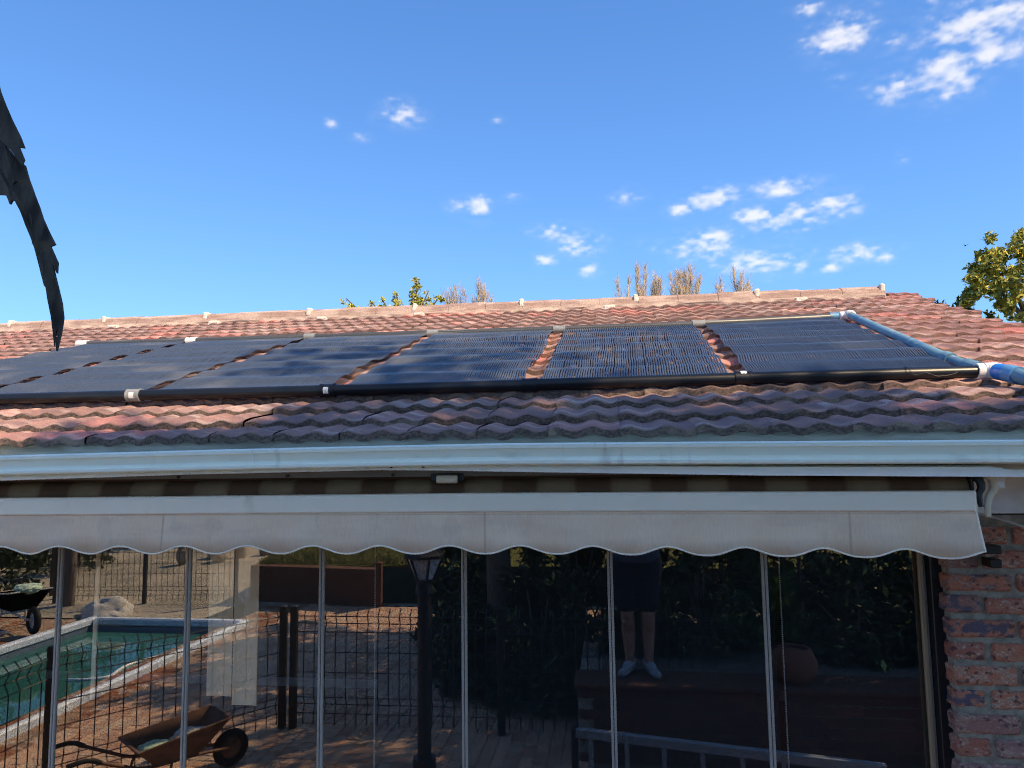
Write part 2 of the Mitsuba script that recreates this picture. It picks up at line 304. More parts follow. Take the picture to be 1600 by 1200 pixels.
# pavers: long side running away from the house
rs = np.random.RandomState(11)
pav = [mikit.ply(box(-.0535, .0535, -.1085, .1085, -.05, 0, .005), 'paver_mat', uv=np.tile([[u, 0]], (24, 1))) for u in (.05, .2, .35, .5, .65, .8, .95)]
spots = []
for i, x in enumerate(np.arange(-4.98, 3.0, .112)):
    for y in np.arange(-5.65 + (i % 2) * .11, 2.9, .222): spots.append((x, y))
near = sorted(spots, key=lambda s: 0 if not (-4.3 < s[0] < -.9 and s[1] < 1.4) else -(10 - abs(s[1] - .35)) + .1 * abs(s[0] + 2.8))[:300]
nearset = set(near)
for x, y in near:
    put('paving__brick', pav[rs.randint(7)], None, tw=T().translate([x, y, rs.uniform(-.004, .003)]).rotate([1, 0, 0], rs.normal(0, .5)).rotate([0, 1, 0], rs.normal(0, .7)).rotate([0, 0, 1], rs.normal(0, .6)))
rest, ruv = [], []
for x, y in spots:
    if (x, y) not in nearset and (x < -.2 or y > .3) and y < 2.6:
        b = trimesh.creation.box((.107, .217, .05)); b.apply_translation((x, y, -.025 + rs.uniform(-.004, .003))); rest.append(b); ruv.append(np.tile([[rs.rand(), 0]], (8, 1)))
put('paving__brick_field', cat(rest), 'paver_mat', uv=np.vstack(ruv), kind='stuff')

# ------------------------------------------------------------------ swimming pool (seen mirrored in the door panes)
pool = thing('swimming_pool', 'garden swimming pool of green water with a pale blue rim', 'swimming pool')
PX0, PX1, PY0, PY1 = -7.95, -5.50, -4.30, 5.5
rim = [box(PX1 - .02, PX1 + .06, PY0 - .1, PY1, -.06, .05, .02), box(PX0 - .1, PX0 + .02, PY0 - .1, PY1, -.06, .05, .02), box(PX0 + .03, PX1 - .03, PY0 - .1, PY0 + .02, -.06, .05, .02)]
put(pool + '__rim', cat(rim), 'coping_mat')
put(pool + '__liner', cat([box(PX1 - .012, PX1 + .0, PY0, PY1, -.34, -.07), box(PX0, PX0 + .012, PY0, PY1, -.34, -.07), box(PX0, PX1, PY0, PY0 + .012, -.34, -.07)]), 'liner_mat')
put(pool + '__water', box(PX0 + .013, PX1 - .013, PY0 + .013, PY1, -.34, -.13), 'water_mat')
ho = spline([(-5.6, -3.4, -.12), (-5.9, -3.0, -.11), (-6.1, -2.5, -.125), (-6.0, -2.1, -.12), (-6.4, -1.9, -.12)], 24)
k = put('pool_hose', tube(ho, .02, 6), 'pvc_white', True); labels[k] = {'label': 'white pool hose floating on the green pool water', 'category': 'hose'}

# ------------------------------------------------------------------ brown garden wall behind the paving
w = [(-6.25, -5.97), (-3.9, -5.63), (-3.9, -5.9), (-6.25, -6.25)]
gw = trimesh.creation.extrude_polygon(__import__('shapely.geometry').geometry.Polygon(w), .9); gw.apply_translation((0, 0, -.3))
k = thing('garden_wall', 'low brown rendered wall holding back the lawn bank', 'wall')
put(k + '__face', gw, 'render_brown')
put(k + '__end_post', box(-3.88, -3.78, -5.72, -5.60, -.3, .72, .01), 'render_brown')

# ------------------------------------------------------------------ mesh fences round the pool
def fence(key, label, pts, gate_posts, z0=.04, h=1.06, dx=.10, group='black mesh fences round the pool'):
    t = thing(key, label, 'fence', group)
    wires = []
    for (ax, ay), (bx, by) in zip(pts[:-1], pts[1:]):
        L = math.hypot(bx - ax, by - ay); ux, uy = (bx - ax) / L, (by - ay) / L; nx_, ny_ = uy, -ux
        for i in range(int(L / dx) + 1):
            px, py = ax + ux * i * dx, ay + uy * i * dx
            prof = [(0, z0), (0, z0 + .10), (.035, z0 + .17), (0, z0 + .24), (0, h - .20), (.035, h - .13), (0, h - .06), (.055, h)]
            wires.append(tube([(px + nx_ * o, py + ny_ * o, z) for o, z in prof], .0055, 4))
        for z, o in ((z0 + .1, 0), (z0 + .17, .035), (z0 + .24, 0), (.5, 0), (.68, 0), (h - .20, 0), (h - .13, .035), (h - .06, 0)):
            wires.append(tube([(ax + nx_ * o, ay + ny_ * o, z), (bx + nx_ * o, by + ny_ * o, z)], .0045, 4))
    put(t + '__mesh_panel', cat(wires), 'black_metal', kind='stuff')
    for px, py in gate_posts:
        put(t + '__post', box(px - .03, px + .03, py - .03, py + .03, -.1, h + .03, .006), 'black_metal')
    return t


fence('mesh_fence', 'black wire mesh fence running beside the pool behind the rusty wheelbarrow', [(-4.10, 2.4), (-4.13, 1.10), (-3.04, -.36)], [(-4.13, 1.10), (-3.03, -.40)])
fence('mesh_fence', 'black wire mesh fence crossing behind the lamp post towards the trees', [(-2.93, -.40), (.9, -.48)], [(-2.93, -.41), (-1.0, -.45)])
fence('mesh_fence', 'black wire mesh fence on the far side of the pool', [(-9.6, -5.5), (-6.4, -5.75)], [(-9.6, -5.5), (-8.0, -5.62), (-6.4, -5.75)])

# ------------------------------------------------------------------ wheelbarrows
def barrow(label, x, y, rot, mat_tray, sc=1.0):
    t = thing('wheelbarrow', label, 'wheelbarrow')
    tw = T().translate([x, y, 0]).rotate([0, 0, 1], rot).scale(sc)
    # tray: open tapered pan, +x is the wheel end
    top = np.array([(-.42, -.30, .50), (.50, -.27, .60), (.50, .27, .60), (-.42, .30, .50)]); bot = np.array([(-.22, -.19, .30), (.24, -.16, .30), (.24, .16, .30), (-.22, .19, .30)])
    inn = [(top - top.mean(0)) * .965 + top.mean(0) + [0, 0, .003], bot * [.94, .94, 1] + [0, 0, .012]]
    v = np.vstack([top, bot, inn[0], inn[1]]); f = []
    for a in range(4):
        b = (a + 1) % 4
        f += [[a, b, 4 + b], [a, 4 + b, 4 + a], [8 + b, 8 + a, 12 + a], [8 + b, 12 + a, 12 + b], [b, a, 8 + a], [b, 8 + a, 8 + b]]
    f += [[4, 5, 6], [4, 6, 7], [12, 14, 13], [12, 15, 14]]
    put(t + '__tray', trimesh.Trimesh(v, f, process=False), mat_tray, tw=tw)
    rimr = tube(np.vstack([top, top[:1]])[[0, 1, 2, 3, 4]], .012, 6)
    put(t + '__tray__rim', cat([tube(np.array([top[a], top[(a + 1) % 4]]), .011, 6) for a in range(4)]), mat_tray, 30, tw=tw)
    for s in (-1, 1):
        hp = spline([(-1.02, s * .30, .56), (-.86, s * .30, .57), (-.72, s * .28, .50), (-.56, s * .25, .42), (-.3, s * .20, .31), (.24, s * .13, .27), (.62, s * .06, .21)], 24)
        put(t + '__handle', tube(hp, .017, 8), mat_tray, True, tw=tw)
        put(t + '__grip', tube(hp[:5], .023, 8), 'rubber', True, tw=tw)
        put(t + '__leg', tube(spline([(-.30, s * .20, .30), (-.34, s * .22, .12), (-.36, s * .23, .012), (-.22, s * .23, .012), (-.06, s * .18, .28)], 16), .014, 6), mat_tray, True, tw=tw)
    wh = trimesh.creation.torus(.15, .045, 28, 10); wh.apply_transform(trimesh.transformations.rotation_matrix(math.pi / 2, [1, 0, 0])); wh.apply_translation((.62, 0, .197))
    put(t + '__wheel', wh, 'rubber', True, tw=tw)
    hub = trimesh.creation.cylinder(.11, .03, 20); hub.apply_transform(trimesh.transformations.rotation_matrix(math.pi / 2, [1, 0, 0])); hub.apply_translation((.62, 0, .197))
    put(t + '__wheel__rim', hub, mat_tray, 30, tw=tw)
    return t, tw


def lump(c, r, seed, amp=.35, sub=3):
    m = trimesh.creation.icosphere(sub); v = m.vertices
    m.vertices = v * (1 + amp * (nfbm(v * 2.2 + seed, 4, seed) - .5)[:, None] * 2) * np.array(r) + np.array(c); return m


_, tw1 = barrow('rusty brown wheelbarrow loaded with cement waste and a green sack', -3.36, .78, -52, 'rust_mat', .74)
k = put('rubble_heap', lump((.17, 0, .42), (.20, .15, .09), 3), 'cement_mat', True, tw=tw1); labels[k] = {'label': 'pale heap of cement waste in the rusty wheelbarrow', 'category': 'rubble'}
k = put('sack', lump((-.16, .02, .41), (.17, .16, .06), 8), 'sack_green', True, tw=tw1); labels[k] = {'label': 'crumpled green and white sack in the rusty wheelbarrow', 'category': 'sack'}
_, tw2 = barrow('grey wheelbarrow standing on dug soil beyond the pool', -8.75, -3.75, 30, 'cement_mat')
k = put('sack', lump((.34, 0, .62), (.22, .17, .07), 18), 'sack_green', True, tw=tw2); labels[k] = {'label': 'pale green sack lying over the grey wheelbarrow', 'category': 'sack'}
k = put('sand_heap', lump((-8.05, -4.75, .0), (.42, .3, .26), 28), 'cement_mat', True); labels[k] = {'label': 'small pale sand heap beside the grey wheelbarrow', 'category': 'sand heap'}
k = put('plank', box(-.03, .03, -1.1, 1.1, 0, .03), 'cement_mat', tw=T().translate([-9.3, -2.6, .02]).rotate([0, 0, 1], 40)); labels[k] = {'label': 'pale plank lying on the soil beyond the pool', 'category': 'plank'}

# ------------------------------------------------------------------ low wall the photographer stands on, ladder, lamp post, pot
k = thing('planter_wall', 'long low brick planter wall under the standing person', 'wall')
put(k + '__core', box(-.30, 4.4, -1.6, .02, -.3, .56), 'mortar_mat')
put(k + '__coping', box(-.33, 4.4, -.36, .06, .562, .60, .008), 'render_brown')
put(k + '__bed', box(-.1, 4.4, -1.6, -.37, .5, .60), 'bark')
rs = np.random.RandomState(21)
for c in range(7):
    for i in range(21):
        x = -.29 + (c % 2) * .115 + i * .232
        if x < 4.2:
            put(k + '__brick', box(x, x + .22, .0, .035, c * .083 - .01, c * .083 + .063, .006), 'dark_brick', uv=np.tile([[rs.rand(), rs.rand()]], (24, 1)))
ld = thing('ladder', 'aluminium ladder lying on its long edge in front of the planter wall', 'ladder')
a, b = np.array([-.30, .46, 0]), np.array([1.75, .90, 0]); L = np.linalg.norm(b - a); u = (b - a) / L; ang = math.degrees(math.atan2(u[1], u[0]))
lt = T().translate(a.tolist()).rotate([0, 0, 1], ang)
for z in (.005, .34):
    put(ld + '__rail', box(0, L, -.014, .014, z, z + .062, .004), 'alu_bright', tw=lt)
    put(ld + '__rail', box(.0, L, -.075, -.047, z, z + .05, .004), 'alu_bright', tw=lt)
for i in range(8):
    put(ld + '__rung', box(.10 + i * .27, .13 + i * .27, -.012, .012, .067, .34), 'alu_bright', tw=lt)
put(ld + '__end_foot', box(-.03, -.002, -.08, .02, 0, .41, .004), 'black_plastic', tw=lt)

lp = thing('garden_lamp', 'dark garden lamp post with a six sided lantern, mirrored in the fourth door pane', 'lamp post')
LX, LY = -1.50, .33
put(lp + '__post', cat([tube([(LX, LY, 0), (LX, LY, 1.40)], .055, 16), tube([(LX, LY, 0), (LX, LY, .10)], .09, 16), tube([(LX, LY, 1.36), (LX, LY, 1.45)], [.075, .06], 16)]), 'black_metal', 30)
rb, rt, zb_, zt = .075, .15, 1.47, 1.64
put(lp + '__lantern_frame', cat([tube([(LX + r0 * math.cos(q), LY + r0 * math.sin(q), z0) for r0, z0 in ((rb, zb_), (rt, zt))], .010, 6) for q in np.arange(6) * math.pi / 3]
    + [tube([(LX, LY, zb_ - .02), (LX, LY, zb_)], rb + .015, 6), tube([(LX, LY, zt), (LX, LY, zt + .02)], rt + .02, 6)]), 'black_metal')
for i in range(6):
    q0, q1 = i * math.pi / 3, (i + 1) * math.pi / 3
    pts = np.array([(LX + r0 * math.cos(q) * .97, LY + r0 * math.sin(q) * .97, z0) for r0, z0, q in ((rb, zb_, q0), (rb, zb_, q1), (rt, zt, q1), (rt, zt, q0))])
    put(lp + '__lantern_pane', (pts, np.array([[0, 1, 2], [0, 2, 3]])), 'lantern_glass')
put(lp + '__roof', tube([(LX, LY, zt + .021), (LX, LY, zt + .13), (LX, LY, zt + .18)], [rt + .02, .04, .015], 6), 'black_metal')
pot = trimesh.creation.revolve([(0, .0), (.09, .0), (.16, .07), (.18, .16), (.14, .25), (.125, .27), (.11, .265), (.12, .24), (0, .22)], sections=28); pot.apply_translation((1.45, -.17, .601))
k = put('flower_pot', pot, 'terracotta', 40); labels[k] = {'label': 'round terracotta pot standing on the planter wall', 'category': 'flower pot'}


# ------------------------------------------------------------------ foliage
def leaves(centres, radii, n, size, seed, c0, c1, c2=None, flat=.3, shell=False, part=.22):
    """leaf-sized bent faces scattered through ellipsoids, with a colour for each leaf"""
    rs = np.random.RandomState(seed); centres, radii = np.asarray(centres, float), np.asarray(radii, float)
    if radii.ndim == 1: radii = np.repeat(radii[:, None], 3, 1)
    pr = radii.prod(1) ** .66; i = rs.choice(len(centres), n, p=pr / pr.sum())
    d = rs.normal(size=(n, 3)); d /= np.linalg.norm(d, axis=1, keepdims=True)
    p = centres[i] + radii[i] * d * (rs.rand(n, 1) ** (.28 if shell else .5))
    nrm = rs.normal(size=(n, 3)) + [0, 0, .6]; nrm /= np.linalg.norm(nrm, axis=1, keepdims=True)
    t = np.cross(nrm, rs.normal(size=(n, 3))); t /= np.linalg.norm(t, axis=1, keepdims=True); b = np.cross(nrm, t)
    s = size * rs.uniform(.6, 1.35, (n, 1))
    q = [p - t * s, p + b * s * .42 - nrm * s * flat * .4, p + t * s, p - b * s * .42 - nrm * s * flat * .4]
    v = np.stack(q, 1).reshape(-1, 3); k = np.arange(n) * 4
    f = np.vstack([np.stack([k, k + 1, k + 2], 1), np.stack([k, k + 2, k + 3], 1)])
    m = rs.rand(n, 1); c = np.array(c0) * (1 - m) + np.array(c1) * m
    if c2 is not None:
        y = rs.rand(n) < part; c[y] = np.array(c2) * rs.uniform(.7, 1.2, (y.sum(), 1))
    return (v, f), np.repeat(c.clip(.005, .9), 4, 0)


def limbs(base, tips, r0, seed, sides=6, rt=.012, wig=.06):
    rs = np.random.RandomState(seed); out = []; base = np.array(base, float)
    for tp in tips:
        tp = np.array(tp, float); h = rs.uniform(.35, .6); mid = base * (1 - h) + tp * h; mid[:2] = base[:2] + (tp[:2] - base[:2]) * h * .55
        L = np.linalg.norm(tp - base); p = spline([base, mid + rs.normal(0, wig * L * .3, 3), tp], 10)
        out.append(tube(p, np.linspace(r0, rt, 10), sides))
    return cat(out)


def tree(key, label, cat_, trunk, tips, r0, clumps, rad, n, size, seed, c0, c1, c2=None, group=None, lm='leaf_mat'):
    t = thing(key, label, cat_, group)
    x, y, z0, z1 = trunk
    put(t + '__trunk', cat([tube(spline([(x, y, z0), (x + .05, y, (z0 + z1) / 2), (x, y, z1)], 8), np.linspace(r0 * 1.5, r0, 8), 10), limbs((x, y, z1 - .1), tips, r0 * .7, seed)]), 'bark', 40)
    m, c = leaves(clumps, rad, n, size, seed, c0, c1, c2)
    put(t + '__crown', m, lm, color=c)
    return t


# the leafy tree beyond the ridge: twigs with clusters of yellow-green leaves
tp = [(-4.28, 16, 6.55), (-4.08, 16.1, 6.32), (-4.80, 15.9, 6.22), (-4.43, 16, 6.36), (-6.05, 16, 6.2), (-5.5, 16.2, 6.13), (-3.80, 16, 6.15), (-5.12, 15.8, 6.12), (-4.2, 15.8, 5.9), (-4.55, 16.3, 5.85), (-4.9, 16, 5.8), (-3.95, 16.2, 5.8)]
cl, ra = [], []
rs = np.random.RandomState(8)
for q in tp:
    b0 = np.array([-4.5, 16, 4.2]); q = np.array(q)
    for s in np.linspace(.55, 1, 9):
        cl.append(b0 + (q - b0) * s + rs.normal(0, .05, 3)); ra.append(.17 * (1.5 - s))
tree('leafy_tree', 'yellow-green leafy tree top showing above the ridge left of centre', 'tree', (-4.5, 16, -.35, 4.3), tp, .09, cl, ra, 3800, .055, 3, (.20, .22, .03), (.38, .36, .05), (.55, .47, .08))
# right-hand tree
rs = np.random.RandomState(18); cl, ra = [], []
for q, r in (((6.3, 13.1, 5.15), .22), ((6.2, 13.1, 5.0), .16), ((6.55, 13.2, 5.6), .2), ((7.3, 13, 6.0), .34), ((6.8, 13, 5.95), .28), ((6.62, 13, 5.75), .2), ((7.0, 13.2, 5.6), .42), ((6.6, 13, 5.42), .32), ((6.95, 12.8, 5.25), .4), ((7.5, 13, 5.5), .6), ((7.3, 13.2, 4.9), .5), ((6.35, 13, 5.5), .14), ((6.27, 13, 5.33), .13), ((6.45, 13, 5.3), .2), ((6.75, 13, 4.95), .3), ((8.2, 13.4, 5.6), .9), ((8.0, 13, 4.6), .9), ((7.0, 13.3, 4.5), .5), ((6.7, 12.9, 5.1), .25)):
    for _ in range(int(3 + 13 * r)):
        d = rs.normal(size=3); d /= np.linalg.norm(d); cl.append(np.array(q) + d * r * 1.0 * rs.rand() ** .4); ra.append(rs.uniform(.06, .15))
tree('broadleaf_tree', 'broad-leaved tree turning yellow at the right edge beyond the roof', 'tree', (7.6, 13.4, -.35, 3.6), [(7.2, 13, 5.8), (6.7, 13, 5.7), (6.5, 13, 5.3), (7.4, 13, 5.2), (8.2, 13.3, 5.8), (6.9, 13, 4.8)], .14, cl, ra, 7000, .052, 19,
     (.10, .13, .025), (.36, .36, .06), (.58, .48, .09))
rs = np.random.RandomState(28); cl, ra = [], []
for q, r in (((6.05, 13.6, 5.0), .16), ((6.3, 13.6, 5.05), .2), ((6.5, 13.7, 4.8), .3), ((6.2, 13.5, 4.75), .25), ((6.9, 13.8, 4.7), .35), ((6.6, 13.8, 4.4), .4)):
    for _ in range(int(4 + 14 * r)):
        d = rs.normal(size=3); d /= np.linalg.norm(d); cl.append(np.array(q) + d * r * .8 * rs.rand() ** .5); ra.append(rs.uniform(.07, .13))
tree('shrub_tree', 'low dark green shrubby tree just above the tile edge at the right', 'tree', (6.5, 13.8, -.35, 3.4), [(6.05, 13.6, 5.0), (6.4, 13.6, 5.0), (6.8, 13.8, 4.7)], .08, cl, ra, 900, .055, 29, (.05, .08, .018), (.13, .16, .03), (.33, .32, .05))


def bare_tree(label, x, y, tops, zb, seed, base_z=-.35, dens=9):
    """winter poplar: upright sticks with many thin twigs"""
    t = thing('bare_tree', label, 'tree', None); rs = np.random.RandomState(seed); tw = []
    put(t + '__trunk', tube(spline([(x, y, base_z), (x + .08, y, 3), (x, y, zb + .6)], 8), np.linspace(.2, .07, 8), 8), 'bark', True)
    for tx, tz, wd in tops:
        st = spline([(x, y, zb), (tx * .6 + x * .4, y + rs.normal(0, .1), zb + (tz - zb) * .4), (tx, y + rs.normal(0, .15), tz)], 14)
        tw.append(tube(st, np.linspace(.045, .007, 14), 5))
        for s in range(int(dens * 6.0)):
            i = rs.uniform(.05, .93); b0 = st[int(i * 13)]; L = (tz - zb) * (1.05 - i) * rs.uniform(.25, .6) + .12; an = rs.uniform(0, 6.28); o = wd * 1.7 * rs.uniform(.15, 1.0) * (1.1 - i * .75)
            e = b0 + [math.cos(an) * o, math.sin(an) * o, L]; m_ = b0 * .5 + e * .5 + [math.cos(an) * o * .25, math.sin(an) * o * .25, -.04]
            p = spline([b0, m_, e], 6); tw.append(tube(p, np.linspace(.012, .005, 6), 3, False))
            for _ in range(3):
                j = rs.randint(1, 5); c0 = p[j]; e2 = c0 + np.array([rs.normal(0, .10), rs.normal(0, .10), rs.uniform(.12, .38)]); tw.append(tube([c0, (c0 + e2) / 2 + rs.normal(0, .012, 3), e2], [.007, .006, .0045], 3, False))
    put(t + '__crown', cat(tw), 'twig_mat', True)


bare_tree('bare winter tree with rounded top right of the yellow leafy tree', -6.75, 32, [(-7.35, 10.15, .3), (-6.85, 10.35, .35), (-6.4, 10.2, .3), (-7.1, 9.9, .3)], 7.6, 1)
bare_tree('pale tall bare tree, rightmost of the pair left of centre', -5.75, 33, [(-5.95, 10.85, .3), (-5.65, 10.7, .3), (-5.3, 10.1, .3), (-6.2, 10.1, .25)], 7.7, 2)
bare_tree('thin bare tree, leftmost of the bare group above the ridge right of centre', .85, 32, [(.62, 10.4, .28), (1.12, 10.5, .22)], 7.6, 3, dens=7)
bare_tree('forked bare tree with two upright leaders reaching highest in its group', 1.66, 32, [(1.46, 10.95, .16), (1.86, 10.98, .16)], 8.2, 4)
bare_tree('small dense tan bare tree right of the forked bare tree', 2.34, 32, [(2.3, 10.45, .26), (2.45, 10.2, .24), (2.18, 10.1, .2)], 8.3, 5)
bare_tree('widest bushy tan bare tree in the group right of centre', 3.4, 32, [(2.96, 10.5, .25), (3.3, 10.6, .28), (3.86, 10.85, .28), (3.6, 10.6, .25), (4.25, 10.3, .2)], 8.0, 6, dens=12)
bare_tree('pale thin bare tree standing left of the last bare tree', 5.2, 33, [(5.3, 10.5, .28), (5.08, 10.2, .2)], 7.9, 7, dens=6)
bare_tree('bare tree standing apart as rightmost of the bare trees', 5.95, 32, [(5.68, 10.6, .22), (5.98, 10.4, .25), (6.3, 10.0, .25)], 8.0, 9, dens=8)

# shade tree behind the photographer: its crown throws the dappled shade on eaves, awning and doors
rs = np.random.RandomState(33); cl, ra = [], []
def shade_at(x, y, z, t, r): cl.append(np.array([x, y, z]) + SUN * t + rs.normal(0, .12, 3)); ra.append(r)
for _ in range(210):    # house front: eaves, awning
    x = rs.uniform(-2.02, 1.5) if rs.rand() < .93 else rs.uniform(1.4, 2.2); shade_at(x, 2.62, rs.uniform(1.95, 2.52), rs.uniform(7.5, 10.5), rs.uniform(.18, .34))
for _ in range(150):    # dark panes and brick pier
    shade_at(rs.uniform(-.9, 2.1), 2.9, rs.uniform(.1, 2.0), rs.uniform(7, 10), rs.uniform(.2, .36))
for _ in range(95):    # first tile courses
    x = rs.uniform(-1.55, 1.35); shade_at(x, rs.uniform(2.6, 3.35), 2.6, rs.uniform(8, 10.5), rs.uniform(.14, .26))
for x, y, r in ((-2.25, 4.45, .12), (-1.95, 4.2, .13), (-1.6, 4.35, .13), (-1.85, 4.75, .10), (-1.5, 4.85, .10), (-1.25, 4.6, .1), (-1.0, 4.0, .17), (-.75, 3.75, .16), (-.6, 4.1, .14), (-1.2, 3.65, .16), (-1.55, 3.8, .14), (-.3, 3.6, .14), (.15, 3.5, .12), (-2.0, 3.75, .1), (-.2, 4.0, .10), (-.9, 4.45, .12)):
    for _ in range(4): shade_at(x + rs.normal(0, .12), y + rs.normal(0, .1), 2.9, rs.uniform(8.5, 10), r)
for _ in range(70):     # over the hanging palm leaf
    shade_at(rs.uniform(-1.62, -1.2), 1.48, rs.uniform(2.65, 3.5), rs.uniform(6, 9), rs.uniform(.16, .3))
for _ in range(270):     # over the planter bed and the person
    shade_at(rs.uniform(-2.1, 3.8), rs.uniform(-3.0, 1.6), rs.uniform(0, 1.6), rs.uniform(6, 9), rs.uniform(.25, .45))
cl_a = np.array(cl)
tc = cl_a.mean(0)
tree('shade_tree', 'large broad shade tree close behind the photographer', 'tree', (tc[0] + .3, tc[1] - 1.2, -.35, tc[2] - 2.0), [c for c in cl_a[::16]], .2, cl, ra, 30000, .085, 34, (.22, .21, .08), (.36, .32, .12), lm='leaf_thin')

rs = np.random.RandomState(35); cl, ra = [], []
for _ in range(120):
    shade_at(rs.uniform(-4.9, -1.8), rs.uniform(-4.2, -.7), 0, rs.uniform(7, 9.5), rs.uniform(.22, .42))
cl_a = np.array(cl); tc = cl_a.mean(0)
tree('shade_tree', 'smaller shade tree farther behind the photographer, shading the paving by the fence', 'tree', (1.6, -6.6, -.35, tc[2] - 1.6), [c for c in cl_a[::10]], .13, cl, ra, 12000, .075, 36, (.10, .12, .03), (.18, .19, .05), lm='leaf_thin')

# bushes mirrored in the dark panes, and the hedge beyond the pool
def bush(label, x, y, z0, r, h, n, seed, size=.05, c0=(.012, .024, .007), c1=(.034, .052, .013), c2=(.26, .27, .06), group=None):
    t = thing('bush', label, 'bush', group); rs = np.random.RandomState(seed); cl, ra = [], []
    for _ in range(34):
        q = rs.rand(); a = rs.uniform(0, 6.28); rr = r * math.sqrt(rs.rand()) * (.75 + .25 * math.sin(q * 3))
        cl.append((x + rr * math.cos(a), y + rr * math.sin(a) * .7, z0 + .10 + q * h * .92)); ra.append(rs.uniform(.13, .27) * r)
    for k_ in range(9):
        a = k_ * .7; cl.append((x + .8 * r * math.cos(a), y + .5 * r * math.sin(a), z0 + .15)); ra.append(.24 * r)
    put(t + '__stem', limbs((x, y, z0 - .05), [c for c in cl[::4]], .02, seed, 5, .006), 'bark', True)
    m, c = leaves(cl, ra, n, size, seed, c0, c1, c2, part=.05); put(t + '__foliage', m, 'leaf_mat', color=c)  # a few leaves coloured bright to stand for sunlit speckles


for i_, (x_, w_) in enumerate(((-1.5, 'first'), (-.1, 'second'), (1.4, 'third'), (3.0, 'fourth'), (4.6, 'fifth'))):
    bush(w_ + ' tall dense hedge bush from the lawn end, behind the fence', x_, -3.5 - .15 * i_, -.02, 1.15, 3.3, 9500, 90 + i_, .06)
bush('dense dark bush behind the lamp post', -1.3, -2.1, -.02, .9, 2.3, 4200, 51)
bush('tall dark bush between lamp post and standing person', -.35, -2.3, -.02, .8, 2.4, 3600, 52)
bush('low dark bush just behind the fence, left of the planter wall', -.75, -1.15, -.02, .55, 1.25, 3600, 63, .045)
bush('dark bush behind the fence between the two fence posts on the right', -1.35, -1.5, -.02, .5, 1.0, 2600, 64, .045)
bush('dark bush growing at the left end of the planter bed', .25, -.95, .5, .42, 1.3, 2600, 65, .04)
bush('dark low bush filling the planter bed right of the pot', 2.15, -.85, .5, .5, 1.2, 2600, 66, .045)
bush('leafy bush close behind the standing person', .85, -.95, .6, .5, 1.5, 2400, 53, .04, c2=(.30, .30, .06))
bush('sunlit yellow-green bush right of the standing person', 1.55, -1.3, .6, .55, 1.5, 2200, 54, .055, c0=(.05, .09, .012), c1=(.12, .16, .02), c2=(.32, .36, .05))
bush('dark bush at the right end of the planter wall', 2.9, -1.1, .6, .75, 1.6, 3000, 55)
bush('broad dark bush far behind the planter wall', 2.2, -2.8, -.02, 1.3, 2.6, 4200, 56)
bush('dark hedge bush beyond the far soil heap', -11.2, -5.6, .0, 1.1, 1.9, 3600, 57, .06)
bush('dark hedge bush beside the drive behind the pool', -12.6, -8.6, .15, 1.6, 2.2, 4200, 58, .07)
bush('bright green bush at the top of the drive', -11.8, -12.5, .35, 1.6, 1.9, 3200, 59, .07, c0=(.04, .07, .012), c1=(.10, .14, .02))
bush('dark wide bush beyond the drive', -9.0, -16.5, .5, 2.4, 2.2, 3600, 60, .08)
bush('dark bush at the back of the drive next to the lawn', -5.8, -19, .9, 2.2, 2.4, 3000, 61, .08)
bush('dark bush along the back of the lawn', -2.2, -13.0, 1.6, 2.2, 2.4, 3000, 62, .08)
for i, (x, y, r, lb) in enumerate(((-9.25, -5.35, .10, 'thick dark tree trunk left of the pool'), (-9.9, -5.9, .05, 'thin dark tree trunk, nearer of two beyond the pool'), (-10.25, -6.2, .045, 'thin dark tree trunk, farther of two beyond the pool'))):
    t = thing('tree_trunk', lb + ' seen in the first pane', 'tree')
    put(t, tube(spline([(x, y, -.3), (x + .03, y, 1.5), (x - .02, y, 3.4)], 10), np.linspace(r * 1.15, r * .85, 10), 10), 'bark', True)
    m, c = leaves([(x + .3, y, 3.6), (x - .4, y - .2, 3.9), (x, y + .4, 4.2), (x + .1, y, 4.6)], [.6, .6, .6, .5], 1500, .07, 70 + i, (.03, .05, .01), (.07, .09, .02))
    put(t + '__crown', m, 'leaf_mat', color=c)
rs = np.random.RandomState(77)
rk = cat([lump((-9.5 + i * .34 + rs.normal(0, .08), -9.2 - .25 * i + rs.normal(0, .2), .25 + rs.rand() * .12), rs.uniform(.12, .26, 3), i, .3, 1) for i in range(16)])
put('rubble', rk, 'drive_mat', kind='stuff', label='line of rubble stones along the far drive edge', category='rubble')

# ------------------------------------------------------------------ the house
house = thing('house', 'single storey brick house with a wavy red concrete tile roof and glass folding doors', 'house')
S = .306
def zr(y): return 1.71 + S * y          # underside of the tiles
PER, GA, Y0 = .1288, .255, 2.555
WID = 2 * PER
PH = -.441 - .033                        # a tile edge sits just before a crest
ang = math.degrees(math.atan(S))
def sag(y): return np.interp(y, [2.5, 2.555, 2.81, 3.065, 3.32, 3.575, 4.09], [.017, .014, -.004, -.010, -.019, -.017, 0])   # the old roof dips a little above its eave
def xverge(y): return 2.62 + .12 * (y - 4.87)


